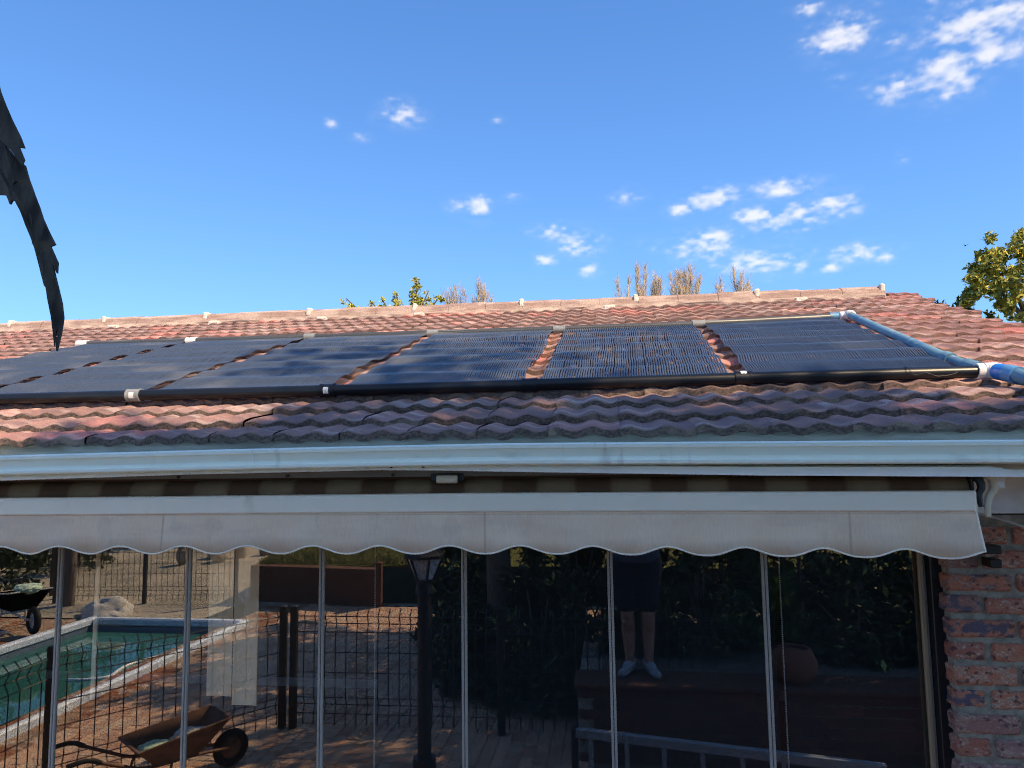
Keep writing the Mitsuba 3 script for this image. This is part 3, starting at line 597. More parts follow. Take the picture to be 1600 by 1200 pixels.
def tile_mesh(seed, width=WID, nx=20):
    rs = np.random.RandomState(seed)
    xs = np.linspace(0, width + .003, nx + 1); u = (xs - .033) / PER
    wave = .0158 * (.5 + .5 * np.cos(2 * np.pi * u)) ** 1.15
    wave = wave * rs.uniform(.92, 1.08) + .003 * (xs / width)
    ys, th = np.array([-.002, .004, .05, .14, .275]), np.array([.0205, .0255, .0255, .0145, -.003])
    chip = .0035 * (nnoise(np.stack([xs * 55, xs * 0 + seed, xs * 0], -1), seed) - .5)
    zt = lambda y: S * y
    V, UV, F = [], [], []
    def grid(rows, code):
        o = len(V); n = len(rows[0])
        for r_, c_ in zip(rows, code):
            for q in r_: V.append(q); UV.append((seed * .6180339 % 1, c_))
        for i in range(len(rows) - 1):
            for j in range(n - 1):
                a = o + i * n + j; F.extend([[a, a + 1, a + n + 1], [a, a + n + 1, a + n]])
    top = [[(x, y + (c if i < 2 else 0), zt(y) + t + w_) for x, w_, c in zip(xs, wave, chip)] for i, (y, t) in enumerate(zip(ys, th))]
    grid(top, [.8, .25, 0, 0, 0])
    bot = [(x, .003 + c, w_ * .96 - .0035) for x, w_, c in zip(xs, wave, chip)]
    grid([bot, [(x, y - .0005, z - .0005) for x, y, z in top[0]]], [1, 1])
    grid([[(x, .275, zt(.275) + w_ * .9 - .022) for x, w_ in zip(xs, wave)], bot], [1, 1])
    for e, fl in ((0, 1), (nx, 0)):      # side faces
        tp_ = [r_[e] for r_ in top]; bt = [(q[0], q[1], q[2] - .022) for q in tp_]
        grid([bt, tp_][::1 if fl else -1] if not fl else [tp_, bt], [.9, .9])
    return mikit.ply((np.array(V), np.array(F)), 'tile_mat', True, uv=np.array(UV))


tiles = [tile_mesh(s) for s in range(1, 15)]
rs = np.random.RandomState(2)
rows = []
for r_ in range(18):
    y = Y0 + GA * r_; n_end = round((xverge(y) - PH) / PER); x1 = PH + n_end * PER
    xl = -(.97 * y + .5); x = x1 - WID
    while x > xl:
        rows.append((r_, x, y)); x -= WID
def big(t):     # how large a tile shows from the garden: nearer first, those under the solar mats last
    r_, x, y = t
    return math.hypot(x, y) + (1.6 if (3.4 < y < 5.2 and x < 1.5) else 0) + (0 if -.98 * y < x + .2 and (x < .56 * y) else 5)
rows.sort(key=big)
far_v, far_f, far_n, far_uv, o = [], [], [], [], 0
for i, (r_, x, y) in enumerate(rows):
    k = rs.randint(14); dz = .002 + rs.uniform(0, .004) + (.002 if r_ % 2 else 0) + sag(y)
    tw = T().translate([x, y + rs.normal(0, .004), zr(y) + dz]).rotate([1, 0, 0], rs.normal(0, .35) + math.degrees((sag(y + GA) - sag(y)) / GA)).rotate([0, 0, 1], rs.normal(0, .35)).rotate([0, 1, 0], abs(rs.normal(0, .16)))
    if i < 299:
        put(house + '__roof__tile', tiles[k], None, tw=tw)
    else:
        v, f, n_, uv_, _ = meshkit.WRITTEN[tiles[k]['filename']]; M = np.array(tw.matrix)
        far_v.append(v @ M[:3, :3].T + M[:3, 3]); far_f.append(f + o); far_uv.append(uv_); o += len(v)
put(house + '__roof__far_tiles', (np.vstack(far_v), np.vstack(far_f)), 'tile_mat', True, uv=np.vstack(far_uv), kind='stuff')
# the slipped verge tile at the ridge end and the odd tile standing proud near the feed pipe
put(house + '__roof__tile', tiles[3], None, tw=T().translate([2.66, 7.06, zr(7.06) + .02]).rotate([0, 1, 0], 2))
# deck, back slope and gable under the tiles
deck = trimesh.Trimesh([(-11, 2.63, zr(2.63) - .045), (xverge(2.6) - .03, 2.63, zr(2.63) - .045), (xverge(7.1) - .03, 7.12, zr(7.12) - .02), (-11, 7.12, zr(7.12) - .02), (-11, 11.6, zr(2.6)), (xverge(7.1), 11.6, zr(2.6))], [[0, 1, 2], [0, 2, 3], [3, 2, 5], [3, 5, 4]], process=False)
put(house + '__roof', deck, 'deck_dark')
labels[house + '__roof'] = {'label': 'low pitched roof of wavy red and purple-grey concrete tiles'}
gb = trimesh.creation.extrude_polygon(__import__('shapely.geometry').geometry.Polygon([(3.05, 0), (11.2, 0), (11.2, 2.4), (7.12, zr(7.1) - .09), (3.05, 2.4)]), .2)
gb.apply_transform(np.array([[0, 0, 1, 2.15], [1, 0, 0, 0], [0, 1, 0, 0], [0, 0, 0, 1.]]))
put(house + '__gable_wall', gb, 'mortar_mat')
put(house + '__back_wall', box(-11, 2.14, 11, 11.2, 0, 2.38), 'mortar_mat')
# ridge capping
RY = 7.10; RZ = zr(RY)
prof = [(-.145, -.02), (-.118, .045), (-.10, .085), (-.05, .115), (0, .125), (.05, .115), (.10, .085), (.118, .045), (.145, -.02)]
inner = [(y * .86, z - .018) for y, z in prof[::-1]]
rl = 1.136 / 3
for i in range(36):
    x = 2.60 - (i + 1) * rl
    if x < -8.6: break
    put(house + '__roof__ridge_tile', prism_x([(RY + y, RZ + z) for y, z in prof + inner], x + .002, x + rl - .002), 'ridge_mat', tw=T().translate([0, rs.normal(0, .004), rs.normal(0, .003)]))
bed = box(-8.6, 2.58, RY - .155, RY - .09, RZ - .07, RZ + .022)
bed = bed.subdivide_to_size(.07); bed.vertices += (nnoise(bed.vertices * [9, 14, 30], 5) - .5)[:, None] * [0, .02, .02]
put(house + '__roof__ridge_bedding', bed, 'mortar_pink', 30)
for i, x in enumerate([2.58, 1.45, .305, -.82, -1.92, -3.05, -4.2, -5.37, -6.5, -7.6]):
    m = box(x - .022, x + .020, RY - .116, RY + .05, RZ + .045, RZ + .127, .010).subdivide_to_size(.04); m.vertices += (nfbm(m.vertices * 24, 3, i)[:, None] - .5) * .03 * np.array([1, .6, .6])
    put(house + '__roof__mortar_patch', m, 'mortar_white', 40)
for i, x in enumerate([1.83, .05, -1.85, -2.87, -4.05, -5.2]):
    m = box(x - .06, x + .05, RY - .20, RY - .13, RZ - .055, RZ + .01, .01).subdivide_to_size(.04); m.vertices += (nfbm(m.vertices * 24, 3, i + 20)[:, None] - .5) * .03
    put(house + '__roof__mortar_patch', m, 'mortar_white', 40)

# fascia and gutter
put(house + '__fascia', box(-6, 2.16, 2.60, 2.63, 2.403, 2.524), 'gutter_inner')
gz = lambda x: np.interp(x, [-6, -2.3, -1.2, -.33, 1.3, 2.5], [2.44, 2.476, 2.489, 2.494, 2.480, 2.465])
gp = [(2.478, -.003), (2.462, 0), (2.452, -.005), (2.452, -.017), (2.462, -.020), (2.467, -.046), (2.464, -.056), (2.454, -.060), (2.454, -.070), (2.464, -.075), (2.585, -.075), (2.597, -.0), (2.592, -.0), (2.580, -.070), (2.470, -.070), (2.460, -.066), (2.470, -.056), (2.473, -.046), (2.468, -.018), (2.478, -.014)]
put(house + '__gutter', prism_x(gp, -6, 2.2, 16, gz), 'gutter_white', 25, label='pale blue-white metal gutter under the lowest tiles')

# brick pier right of the doors
BX = 1.243
put(house + '__wall', box(BX + .010, 2.14, 2.949, 3.2, -.3, 2.205), 'mortar_mat')


def brick(x0, x1, y0, y1, z0, z1, seed, r, s):
    m = box(x0, x1, y0, y1, z0, z1, .007).subdivide_to_size(.022)
    n = nfbm(m.vertices * 34 + seed * 7.3, 3, seed)[:, None] - .5; c = (m.vertices - m.vertices.mean(0)); c /= np.linalg.norm(c, axis=1, keepdims=True)
    m.vertices += c * n * .017
    return m, np.tile([[r, s]], (len(m.vertices), 1))


rs = np.random.RandomState(41)
tones = {0: (.3, .9), 1: (.75, .99), 2: (.3, .95), 3: (.45, .3), 4: (.1, .8), 5: (.2, 1.0), 6: (.8, .6), 7: (.4, .7)}
for c in range(24):
    z1 = 2.162 - c * .085; z0 = z1 - .064; full = c % 2 == 0; x = BX + .004 * (c * .6) * -.2 + rs.normal(0, .004); first = True
    if c >= 2: pass
    while x < 2.0:
        w_ = (.222 if (full or not first) else .112) + rs.normal(0, .004)
        r, s = tones.get(c - 2, (rs.rand(), rs.rand())) if first else (rs.rand(), rs.rand())
        m, uv_ = brick(x, min(x + w_, 2.1), 2.938 + rs.uniform(-.004, .005), 3.02, z0 + rs.normal(0, .0025), z1 + rs.normal(0, .0025), c * 9 + int(x * 10), r, s)
        put(house + '__wall__brick', m, 'brick_mat', True, uv=uv_)
        x += w_ + rs.uniform(.017, .024); first = False
put(house + '__wall_beam', box(1.30, 2.14, 2.925, 2.956, 2.212, 2.36, .004), 'white_paint', label='white painted beam above the brick pier')
put(house + '__wall_beam_trim', box(1.30, 2.14, 2.90, 2.924, 2.352, 2.375, .003), 'gutter_inner')
put(house + '__head', box(-6, 1.28, 3.0, 3.1, 2.18, 2.38), 'room_wall')
put(house + '__soffit', box(-6, 2.14, 2.631, 2.99, 2.385, 2.40), 'gutter_inner')

# glass folding doors
GY = 3.05
xs = [-4.36, -3.74, -3.123, -2.501, -1.871, -1.249, -.620, -.007, .607, 1.200]
for i in range(9):
    a, b = xs[i], xs[i + 1]
    d = f'{house}__glass_door' + (f'_{i:03d}' if i else '')
    put(d + '__pane', (np.array([(a + .011, GY, .02), (b - .011, GY, .02), (b - .011, GY, 2.2), (a + .011, GY, 2.2)]), np.array([[0, 1, 2], [0, 2, 3]])), 'glass')
    put(d + '__edge_seal', cat([box(b - .0115, b - .0015, GY - .009, GY + .009, .02, 2.2, .002), box(b + .0015, b + .0115, GY - .009, GY + .009, .02, 2.2, .002)]), 'grey_alu')
put(house + '__door_frame', box(1.213, 1.257, 3.0, 3.10, 0, 2.2, .003), 'black_plastic')
put(house + '__door_trim', box(1.178, 1.197, 3.018, 3.036, 0, 2.2, .004), 'tan_trim')
put(house + '__door_track', box(-6, 1.21, 3.0, 3.10, -.02, .018), 'grey_alu')
# dim room behind the doors
put(house + '__room_floor', box(-6.5, 2.14, 3.11, 7.7, -.05, .0), 'room_floor')
put(house + '__room_wall', cat([box(-6.5, 2.14, 7.7, 7.8, 0, 2.38), box(-6.6, -6.5, 3.0, 7.8, 0, 2.38), box(2.05, 2.14, 3.21, 7.7, 0, 2.38)]), 'room_wall')
put(house + '__room_ceiling', box(-6.6, 2.14, 3.11, 7.8, 2.382, 2.42), 'room_wall')
put(house + '__room_skirting', box(-6.4, 2.04, 7.66, 7.69, 0, .09), 'grey_alu')

# blinds
for a, b, cx, lb in ((-1.02, .655, -1.026, 'wide charcoal roller blind drawn down behind the middle panes'), (.688, 1.196, .676, 'narrow charcoal roller blind drawn down behind the last pane')):
    t = thing('roller_blind', lb, 'blind')
    put(t + '__fabric', box(a, b, 3.125, 3.128, .03, 2.12), 'blind_mat')
    put(t + '__roller', tube([(a, 3.14, 2.14), (b, 3.14, 2.14)], .022, 12), 'blind_mat', 30)
    bead = trimesh.creation.icosphere(0, .0034)
    zz = np.arange(.35, 2.14, .0085)
    V = (bead.vertices[None] + np.stack([zz * 0 + cx, zz * 0 + 3.098, zz], 1)[:, None]).reshape(-1, 3); F = (bead.faces[None] + (np.arange(len(zz)) * len(bead.vertices))[:, None, None]).reshape(-1, 3)
    put(t + '__bead_chain', trimesh.Trimesh(V, F, process=False), 'bead_white', True)
for a, b, z0, lb in ((-1.808, -1.690, 1.402, 'cream vertical blind slat, left and shorter one of the pair behind the third pane'), (-1.686, -1.570, 1.366, 'cream vertical blind slat, right and longer one of the pair behind the third pane')):
    n = 8; q = np.linspace(0, 1, n); yb = 3.112 + .006 * np.sin(q * np.pi); pl = np.c_[a + (b - a) * q, yb]
    v = np.vstack([np.c_[pl, np.full(n, z0)], np.c_[pl, np.full(n, 2.16)], np.c_[pl + [0, .0015], np.full(n, z0)], np.c_[pl + [0, .0015], np.full(n, 2.16)]]); f = []
    for j in range(n - 1): f += [[j, j + 1, n + j + 1], [j, n + j + 1, n + j], [2 * n + j + 1, 2 * n + j, 3 * n + j], [2 * n + j + 1, 3 * n + j, 3 * n + j + 1]]
    k = put('vertical_blind', trimesh.Trimesh(v, f, process=False), 'slat_cream', True); labels[k] = {'label': lb, 'category': 'blind'}
k = put('blind_pole', box(-2.372, -2.350, 3.105, 3.117, 1.37, 2.16, .003), 'slat_cream'); labels[k] = {'label': 'thin cream upright pole hanging behind the second pane', 'category': 'pole'}

# ------------------------------------------------------------------ awning
aw = thing('awning', 'folded awning with white cover strip, cream front bar and grey scalloped valance', 'awning')
def hood(pts, key, **kw):
    """cover strip: front lip given by (x, z top, z bottom), then a top sheet running back to the wall"""
    V, F = [], []
    for x, zt, zb in pts:
        V += [(x, 2.522, zt), (x, 2.496, zb), (x, 2.503, zb - .001), (x, 2.527, zt - .004), (x, 2.596, zt + .004), (x, 2.596, zt + .008)]
    n = 6
    for i in range(len(pts) - 1):
        for j in range(n):
            a, b, c, d = i * n + j, i * n + (j + 1) % n, (i + 1) * n + (j + 1) % n, (i + 1) * n + j; F += [[a, b, c], [a, c, d]]
    for o in (0, (len(pts) - 1) * n):
        F += [[o, o + 1, o + 2], [o, o + 2, o + 3], [o, o + 3, o + 4], [o, o + 4, o + 5]]
    m = trimesh.Trimesh(np.array(V), F, process=False); m.fix_normals()
    return put(key, m, 'strip_white', 20, **kw)


hood([(-5.5, 2.31, 2.286), (-2.328, 2.403, 2.381), (-1.535, 2.4155, 2.3975), (-1.1, 2.4225, 2.4025), (-.806, 2.4265, 2.406)], aw + '__cover_strip', label='left length of white cover strip, sloping')
hood([(-.803, 2.4268, 2.4055), (-.62, 2.4245, 2.4028), (-.336, 2.419, 2.395), (.525, 2.401, 2.374), (1.237, 2.394, 2.3635), (1.283, 2.383, 2.3625), (2.15, 2.368, 2.348)], aw + '__cover_strip', label='right length of white cover strip, notched at its end')
for x in (-.772, -.655):
    m = trimesh.creation.cylinder(.0045, .004, 12); m.apply_transform(trimesh.transformations.rotation_matrix(math.pi / 2, [1, 0, 0])); m.apply_translation((x, 2.5055, 2.4155)); put(aw + '__rivet', m, 'black_metal')
put(aw + '__back_plate', prism_x([(2.58, 2.405), (2.595, 2.378), (2.60, 2.378), (2.599, 2.40)], -5.5, 1.22, 1), 'hood_grey')
for x in (-1.64, -1.2, -.79, -.55):
    m = trimesh.creation.cylinder(.006, .006, 10); m.apply_transform(trimesh.transformations.rotation_matrix(math.pi / 2, [1, 0, 0])); m.apply_translation((x, 2.582, 2.385)); put(aw + '__screw', m, 'black_metal')
# rolled striped fabric on its tube, and the sheet running down to the front bar
fx = np.linspace(-5.5, 1.20, 160); th = np.radians(np.linspace(-50, 320, 34)); V = []
for a in th:
    rr = .050 + .0022 * (nfbm(np.stack([fx * 2.2, fx * 0 + a * 1.1, fx * 0], -1), 3, 2) - .5) * 2
    sag = .006 * (nfbm(np.stack([fx * 1.1, fx * 0, fx * 0 + 4], -1), 2, 6) - .5)
    V.append(np.stack([fx, 2.665 - rr * np.sin(a), 2.318 + rr * np.cos(a) * .98 + sag], -1))
V = np.array(V); n1, n2 = V.shape[:2]; i, j = np.meshgrid(np.arange(n1 - 1), np.arange(n2 - 1), indexing='ij'); q = (i * n2 + j).ravel()
put(aw + '__fabric_roll', trimesh.Trimesh(V.reshape(-1, 3), np.vstack([np.stack([q, q + 1, q + n2 + 1], 1), np.stack([q, q + n2 + 1, q + n2], 1)]), process=False), 'awning_fabric', True)
sg = np.linspace(0, 1, 8); V = np.array([np.stack([fx, 2.600 + .055 * s + fx * 0, 2.281 - .022 * math.sin(s * math.pi) + .006 * s + .010 * (nfbm(np.stack([fx * 1.7, fx * 0 + s, fx * 0], -1), 3, 12) - .5)], -1) for s in sg])
n1, n2 = V.shape[:2]; i, j = np.meshgrid(np.arange(n1 - 1), np.arange(n2 - 1), indexing='ij'); q = (i * n2 + j).ravel()
put(aw + '__fabric_sheet', trimesh.Trimesh(V.reshape(-1, 3), np.vstack([np.stack([q, q + 1, q + n2 + 1], 1), np.stack([q, q + n2 + 1, q + n2], 1)]), process=False), 'awning_fabric', True)
bz = lambda x: np.interp(x, [-6, -2.37, -.345, 1.185, 2], [-.016, -.009, 0, -.003, -.003])
put(aw + '__front_bar', prism_x([(2.560, 2.253), (2.557, 2.257), (2.557, 2.308), (2.562, 2.3165), (2.60, 2.3185), (2.60, 2.262), (2.566, 2.252)], -5.5, 1.183, 12, bz), 'bar_cream', 30)
put(aw + '__end_cap', box(1.1835, 1.192, 2.556, 2.602, 2.246, 2.316, .003), 'bar_cream')
# valance: scalloped cloth with a pale piping
PERV = .256
def vz(x):
    ph = (x + 2.113) / PERV
    c = .5 + .5 * np.cos(2 * np.pi * (ph))
    base = np.interp(x, [-6, -2.37, -.35, .6, 1.2], [-.018, -.004, .006, .002, -.003])
    return 2.099 + base + .029 * c ** 1.25
vx = np.linspace(-5.5, 1.192, 560)
# crest positions read along the hem: low points near -2.24, -1.98, -1.73 ... every 0.2525
ss = np.linspace(0, 1, 14); V = []
for s in ss:
    wv = .010 * s ** 1.5 * np.sin(2 * np.pi * (vx + .05) / PERV) + .016 * s * (nfbm(np.stack([vx * 1.3, vx * 0 + s * .6, vx * 0], -1), 3, 31) - .5) + .006 * s * (nfbm(np.stack([vx * 9, vx * 0 + s * 2, vx * 0], -1), 2, 37) - .5)
    flare = .008 * s * np.clip((vx - 1.0) / .19, 0, 1) ** 2
    V.append(np.stack([vx + .007 * s * np.clip((vx - .9) / .29, 0, 1), 2.566 - .006 * s + wv - flare, (2.2535 + bz(vx)) * (1 - s) + vz(vx) * s], -1))
V = np.array(V); n1, n2 = V.shape[:2]; i, j = np.meshgrid(np.arange(n1 - 1), np.arange(n2 - 1), indexing='ij'); q = (i * n2 + j).ravel()
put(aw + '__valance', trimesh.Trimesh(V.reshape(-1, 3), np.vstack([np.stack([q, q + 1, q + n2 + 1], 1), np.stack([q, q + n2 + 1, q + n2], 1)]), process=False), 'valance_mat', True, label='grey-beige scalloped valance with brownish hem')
put(aw + '__valance__piping', tube(np.vstack([V[-1], V[::-1][:, -1][1:]]), .0032, 6), 'bar_cream', True)
# end bracket with its black hinge, and the small roller guide
brk = spline([(1.232, 2.59, 2.372), (1.262, 2.60, 2.355), (1.268, 2.60, 2.325), (1.248, 2.595, 2.295), (1.238, 2.59, 2.262), (1.238, 2.59, 2.228)], 20)
put(aw + '__end_bracket', tube(brk, np.linspace(.017, .009, 20), 8), 'cream_paint', True)
put(aw + '__hinge', cat([tube(spline([(1.212, 2.60, 2.365), (1.224, 2.59, 2.33), (1.212, 2.585, 2.30), (1.214, 2.58, 2.262)], 12), np.linspace(.016, .008, 12), 8), box(1.198, 1.208, 2.60, 2.64, 2.30, 2.372, .003)]), 'black_plastic', 40)
put(aw + '__bracket_plate', box(1.268, 1.30, 2.592, 2.60, 2.322, 2.372, .003), 'white_paint')
put(aw + '__roller_guide', cat([box(-.648, -.526, 2.588, 2.60, 2.362, 2.392, .002)]), 'black_plastic')
put(aw + '__roller_guide__wheel', tube([(-.622, 2.578, 2.368), (-.548, 2.578, 2.368)], .0145, 14), 'cream_paint', 30)
k = put('cable', tube(spline([(1.205, 2.62, 2.243), (1.36, 2.9, 2.212), (1.46, 2.905, 2.182), (1.60, 2.92, 2.13), (1.9, 2.93, 2.05)], 30), .005, 6), 'grey_alu', True); labels[k] = {'label': 'thin grey cable running right from the awning end across the brick pier', 'category': 'cable'}
k = thing('wall_bracket', 'black square steel bracket on the brick pier beside the valance end', 'bracket')
put(k + '__upper_bar', box(1.28, 1.405, 2.86, 2.932, 2.072, 2.102, .003), 'black_metal')
put(k + '__lower_bar', box(1.365, 1.402, 2.86, 2.932, 2.022, 2.053, .003), 'black_metal')

# ------------------------------------------------------------------ solar pool-heating mats on the roof
LXJ = [1.013 * q for q in (-3.335, -2.318, -1.318, -.351, .602, 1.580)]
UPJ = [(-4.317, 5.391), (-3.312, 5.34), (-2.297, 5.31), (-1.300, 5.272), (-.336, 5.235), (.669, 5.25), (1.660, 5.40)]
LXJ = [-4.33] + LXJ
LY = [3.305, 3.305, 3.305, 3.302, 3.310, 3.330, 3.345]
tname = ['first solar pool-heating mat from the left, partly outside the frame', 'second solar pool-heating mat from the left, with a shadow band', 'third solar pool-heating mat from the left, sheen-covered', 'fourth solar pool-heating mat, middle of the roof', 'fifth solar pool-heating mat with sunlit tiles showing through its tubes', 'sixth and last solar pool-heating mat, next to the blue pipes']
rs = np.random.RandomState(12)
hz = lambda y: zr(y) + np.interp(y, [3.3, 5.2], [.055, .062])


def xcyl(x0, x1, ya, yb, r, sides=16, off=0.0):
    return tube([(x0, ya, hz(ya) + off), (x1, yb, hz(yb) + off)], r, sides)


for k6 in range(6):
    t = thing('solar_mat', 'black ' + tname[k6], 'solar panel', 'solar pool-heating mats in a row on the roof')
    xa, xb, xua, xub = LXJ[k6], LXJ[k6 + 1], UPJ[k6][0], UPJ[k6 + 1][0]
    ya, yb, yua, yub = LY[k6], LY[k6 + 1], UPJ[k6][1], UPJ[k6 + 1][1]
    put(t + '__lower_header', xcyl(xa + .002, xb - .002, ya, yb, .0275), 'header_black', True)
    put(t + '__upper_header', xcyl(xua + .002, xub - .002, yua, yub, .026), 'header_grey', True)
    n = 72; tub = []
    g0, g1 = .054, .046
    ph = rs.uniform(0, 6, 6); lat = rs.uniform(.6, 1.1) * np.array([.009, .007, .004])
    for i in range(n):
        s = i / (n - 1)
        x0 = xa + g0 + (xb - xa - g0 - g1) * s; x1 = xua + g0 * .8 + (xub - xua - g0 * .8 - g1) * s
        y0 = ya + (yb - ya) * s; y1 = yua + (yub - yua) * s
        u = np.linspace(0, 1, 44); y = y0 + (y1 - y0) * u
        edge = np.minimum(1, 6 * u) * np.minimum(1, 6 * (1 - u))
        wob = lat[0] * np.sin(u * 6.3 + ph[0]) + lat[1] * np.sin(u * 11 + ph[1]) + lat[2] * np.sin(u * 19 + ph[2])
        x = x0 + (x1 - x0) * u + edge * (wob * (1.6 if k6 > 1 else 1.2) + .004 * (nnoise(np.stack([u * 5, u * 0 + i * .35, u * 0 + k6], -1), 3) - .5) * 2 + rs.normal(0, .0007))
        f = ((y - Y0) / GA) % 1.0
        drape = .070 - .016 * np.sin(np.pi * f) ** 2
        bulge = .018 * (nfbm(np.stack([x * 2.0, y * 2.6, u * 0 + k6 * 3], -1), 3, 15) - .25)
        z = zr(y) + drape + edge * bulge
        z = z * edge + hz(y) * (1 - edge)
        tub.append(tube(np.stack([x, y, z], -1), .0048, 6, False))
    put(t + '__tubes', cat(tub), 'mat_black', True, kind='stuff')
    nb = []
    # couplings at the right-hand joints
    lx, ly, ux, uy = xb, yb, xub, yub
    cm = ['pvc_grey', 'pvc_grey', 'header_black', 'header_black', 'header_black', 'pvc_white'][k6]
    put(t + '__lower_coupling', cat([xcyl(lx - .034, lx + .034, ly, ly, .0315), xcyl(lx - .036, lx - .027, ly, ly, .0335), xcyl(lx + .027, lx + .036, ly, ly, .0335)]) if k6 < 5 else xcyl(lx - .005, lx + .05, ly, ly, .036), cm, 40)
    if k6 in (1, 2, 4):
        lab = [1.2, .5, 0, 0, -.5][k6] if k6 != 4 else 0
        a = np.radians(np.linspace(-30, 25, 6)) if k6 != 4 else np.radians(np.linspace(35, 80, 6))
        pv = np.array([[lx + dx_, ly - .0340 * math.cos(q), hz(ly) + .0340 * math.sin(q)] for dx_ in (-.012, .014) for q in a])
        put(t + '__lower_coupling__label', (pv, np.array([[j, 6 + j, 7 + j] for j in range(5)] + [[j, 7 + j, j + 1] for j in range(5)])), 'pvc_white', True)
    um = ['pvc_white', 'pvc_grey', 'pvc_grey', 'pvc_grey', 'pvc_grey', 'fit_blue'][k6]
    put(t + '__upper_coupling', cat([xcyl(ux - .042, ux + .042, uy, uy, .030), xcyl(ux - .044, ux - .034, uy, uy, .032), xcyl(ux + .034, ux + .044, uy, uy, .032)]), um, 40)
    if k6 == 0:
        put(t + '__end_cap', xcyl(xua - .05, xua + .05, yua, yua, .033), 'pvc_white', 40)

# blue feed and return pipes
def rz(y, o=.075): return zr(y) + o
t = thing('return_pipe', 'blue-grey plastic pipe running down the roof from the upper header', 'pipe')
put(t + '__pipe', tube(spline([(1.735, 5.30, rz(5.30)), (1.712, 5.06, rz(5.06)), (1.626, 4.256, rz(4.256, .082)), (1.600, 3.72, rz(3.72, .07)), (1.632, 3.46, rz(3.46, .052)), (1.70, 3.20, rz(3.20, .05)), (1.78, 2.9, rz(2.9, .05)), (1.84, 2.6, rz(2.6, .06)), (1.85, 2.42, rz(2.42)), (1.86, 2.39, 2.2), (1.86, 2.39, 0)], 70), .0265, 16), 'pipe_blue', True)
put(t + '__elbow', tube(spline([(1.68, 5.40, hz(5.40)), (1.722, 5.40, hz(5.4)), (1.742, 5.37, rz(5.37)), (1.736, 5.31, rz(5.31))], 10), .035, 14), 'pvc_white', True)
put(t + '__union', tube([(1.626, 3.49, rz(3.49, .054)), (1.643, 3.42, rz(3.42, .051))], .034, 14), 'pipe_blue', 30)
put(t + '__ring', tube([(1.604, 3.64, rz(3.64, .066)), (1.608, 3.59, rz(3.59, .062))], .033, 14), 'pipe_blue', 30)
t = thing('feed_pipe', 'blue plastic pipe leaving the white elbow of the lower header', 'pipe')
put(t + '__elbow', tube(spline([(1.628, 3.345, hz(3.345)), (1.65, 3.338, hz(3.338) + .003), (1.664, 3.31, hz(3.31) + .006)], 10), .037, 16), 'pvc_white', True)
put(t + '__collar', tube(spline([(1.658, 3.325, hz(3.325) + .005), (1.668, 3.285, hz(3.285) + .008), (1.669, 3.23, hz(3.23) + .012)], 10), .0345, 16), 'pipe_vivid', True)
put(t + '__sleeve', tube([(1.669, 3.235, hz(3.235) + .012), (1.668, 3.16, hz(3.16) + .016)], .0375, 16), 'fit_blue', 30)
put(t + '__pipe', tube(spline([(1.668, 3.18, hz(3.18) + .016), (1.660, 3.0, hz(3.0) + .02), (1.65, 2.8, hz(2.8) + .02), (1.64, 2.6, hz(2.6) + .02), (1.63, 2.40, hz(2.4) + .01), (1.64, 2.37, 2.2), (1.64, 2.37, 0)], 40), .030, 16), 'pipe_blue', True)
k = put('cable_tie', tube(spline([(1.30, 3.335, hz(3.33) + .033), (1.305, 3.305, hz(3.30) + .03), (1.325, 3.298, hz(3.29) + .003), (1.37, 3.297, hz(3.29) + .012), (1.42, 3.297, hz(3.29) - .004), (1.50, 3.30, hz(3.3) + .01)], 24), .0022, 5), 'black_plastic', True)
labels[k] = {'label': 'thin black wire wound on the lower header of the last mat', 'category': 'wire'}

# ------------------------------------------------------------------ dry palm leaf hanging in from the left, close to the camera
def blade(key_poly, y0, fold, th=.006, seed=0):
    from shapely.geometry import Polygon
    m = trimesh.creation.extrude_polygon(Polygon(key_poly).buffer(0), th, engine='earcut').subdivide_to_size(.03)
    v = m.vertices.copy(); x, z, d = v[:, 0], v[:, 1], v[:, 2]
    cx = np.interp(z, [2.7, 2.9, 3.1, 3.3, 3.5], [-1.255, -1.305, -1.39, -1.45, -1.52])
    y = y0 + d + fold * (np.abs(x - cx) - .02) + .012 * (nfbm(np.stack([x * 8, z * 5, x * 0], -1), 3, seed) - .5)
    m.vertices = np.stack([x, y, z], -1); m.fix_normals(); return m


pf = thing('palm_leaf', 'dry grey-brown palm leaf tip hanging into view at the left edge', 'leaf')
lower = [(-1.62, 3.13), (-1.50, 3.115), (-1.442, 3.100), (-1.430, 3.076), (-1.418, 3.082), (-1.406, 3.08), (-1.385, 3.05), (-1.368, 3.015), (-1.352, 2.985), (-1.339, 2.955), (-1.323, 2.895), (-1.311, 2.865), (-1.303, 2.858), (-1.297, 2.83), (-1.284, 2.79), (-1.277, 2.765), (-1.269, 2.735), (-1.262, 2.705), (-1.258, 2.720), (-1.257, 2.745), (-1.257, 2.785), (-1.264, 2.82), (-1.275, 2.856), (-1.285, 2.89), (-1.294, 2.92), (-1.281, 2.893), (-1.284, 2.92), (-1.304, 2.960), (-1.296, 2.966), (-1.312, 2.995), (-1.330, 3.03), (-1.343, 3.062), (-1.358, 3.095), (-1.372, 3.13), (-1.383, 3.165), (-1.408, 3.19), (-1.45, 3.25), (-1.56, 3.40), (-1.72, 3.50)]
upper = [(-1.62, 3.55), (-1.475, 3.435), (-1.447, 3.395), (-1.425, 3.335), (-1.395, 3.265), (-1.374, 3.225), (-1.361, 3.195), (-1.372, 3.196), (-1.358, 3.165), (-1.361, 3.150), (-1.376, 3.172), (-1.389, 3.19), (-1.43, 3.23), (-1.47, 3.28), (-1.60, 3.39)]
put(pf + '__blade', blade(lower, 1.50, .5, .006, 3), 'dry_leaf', 30)
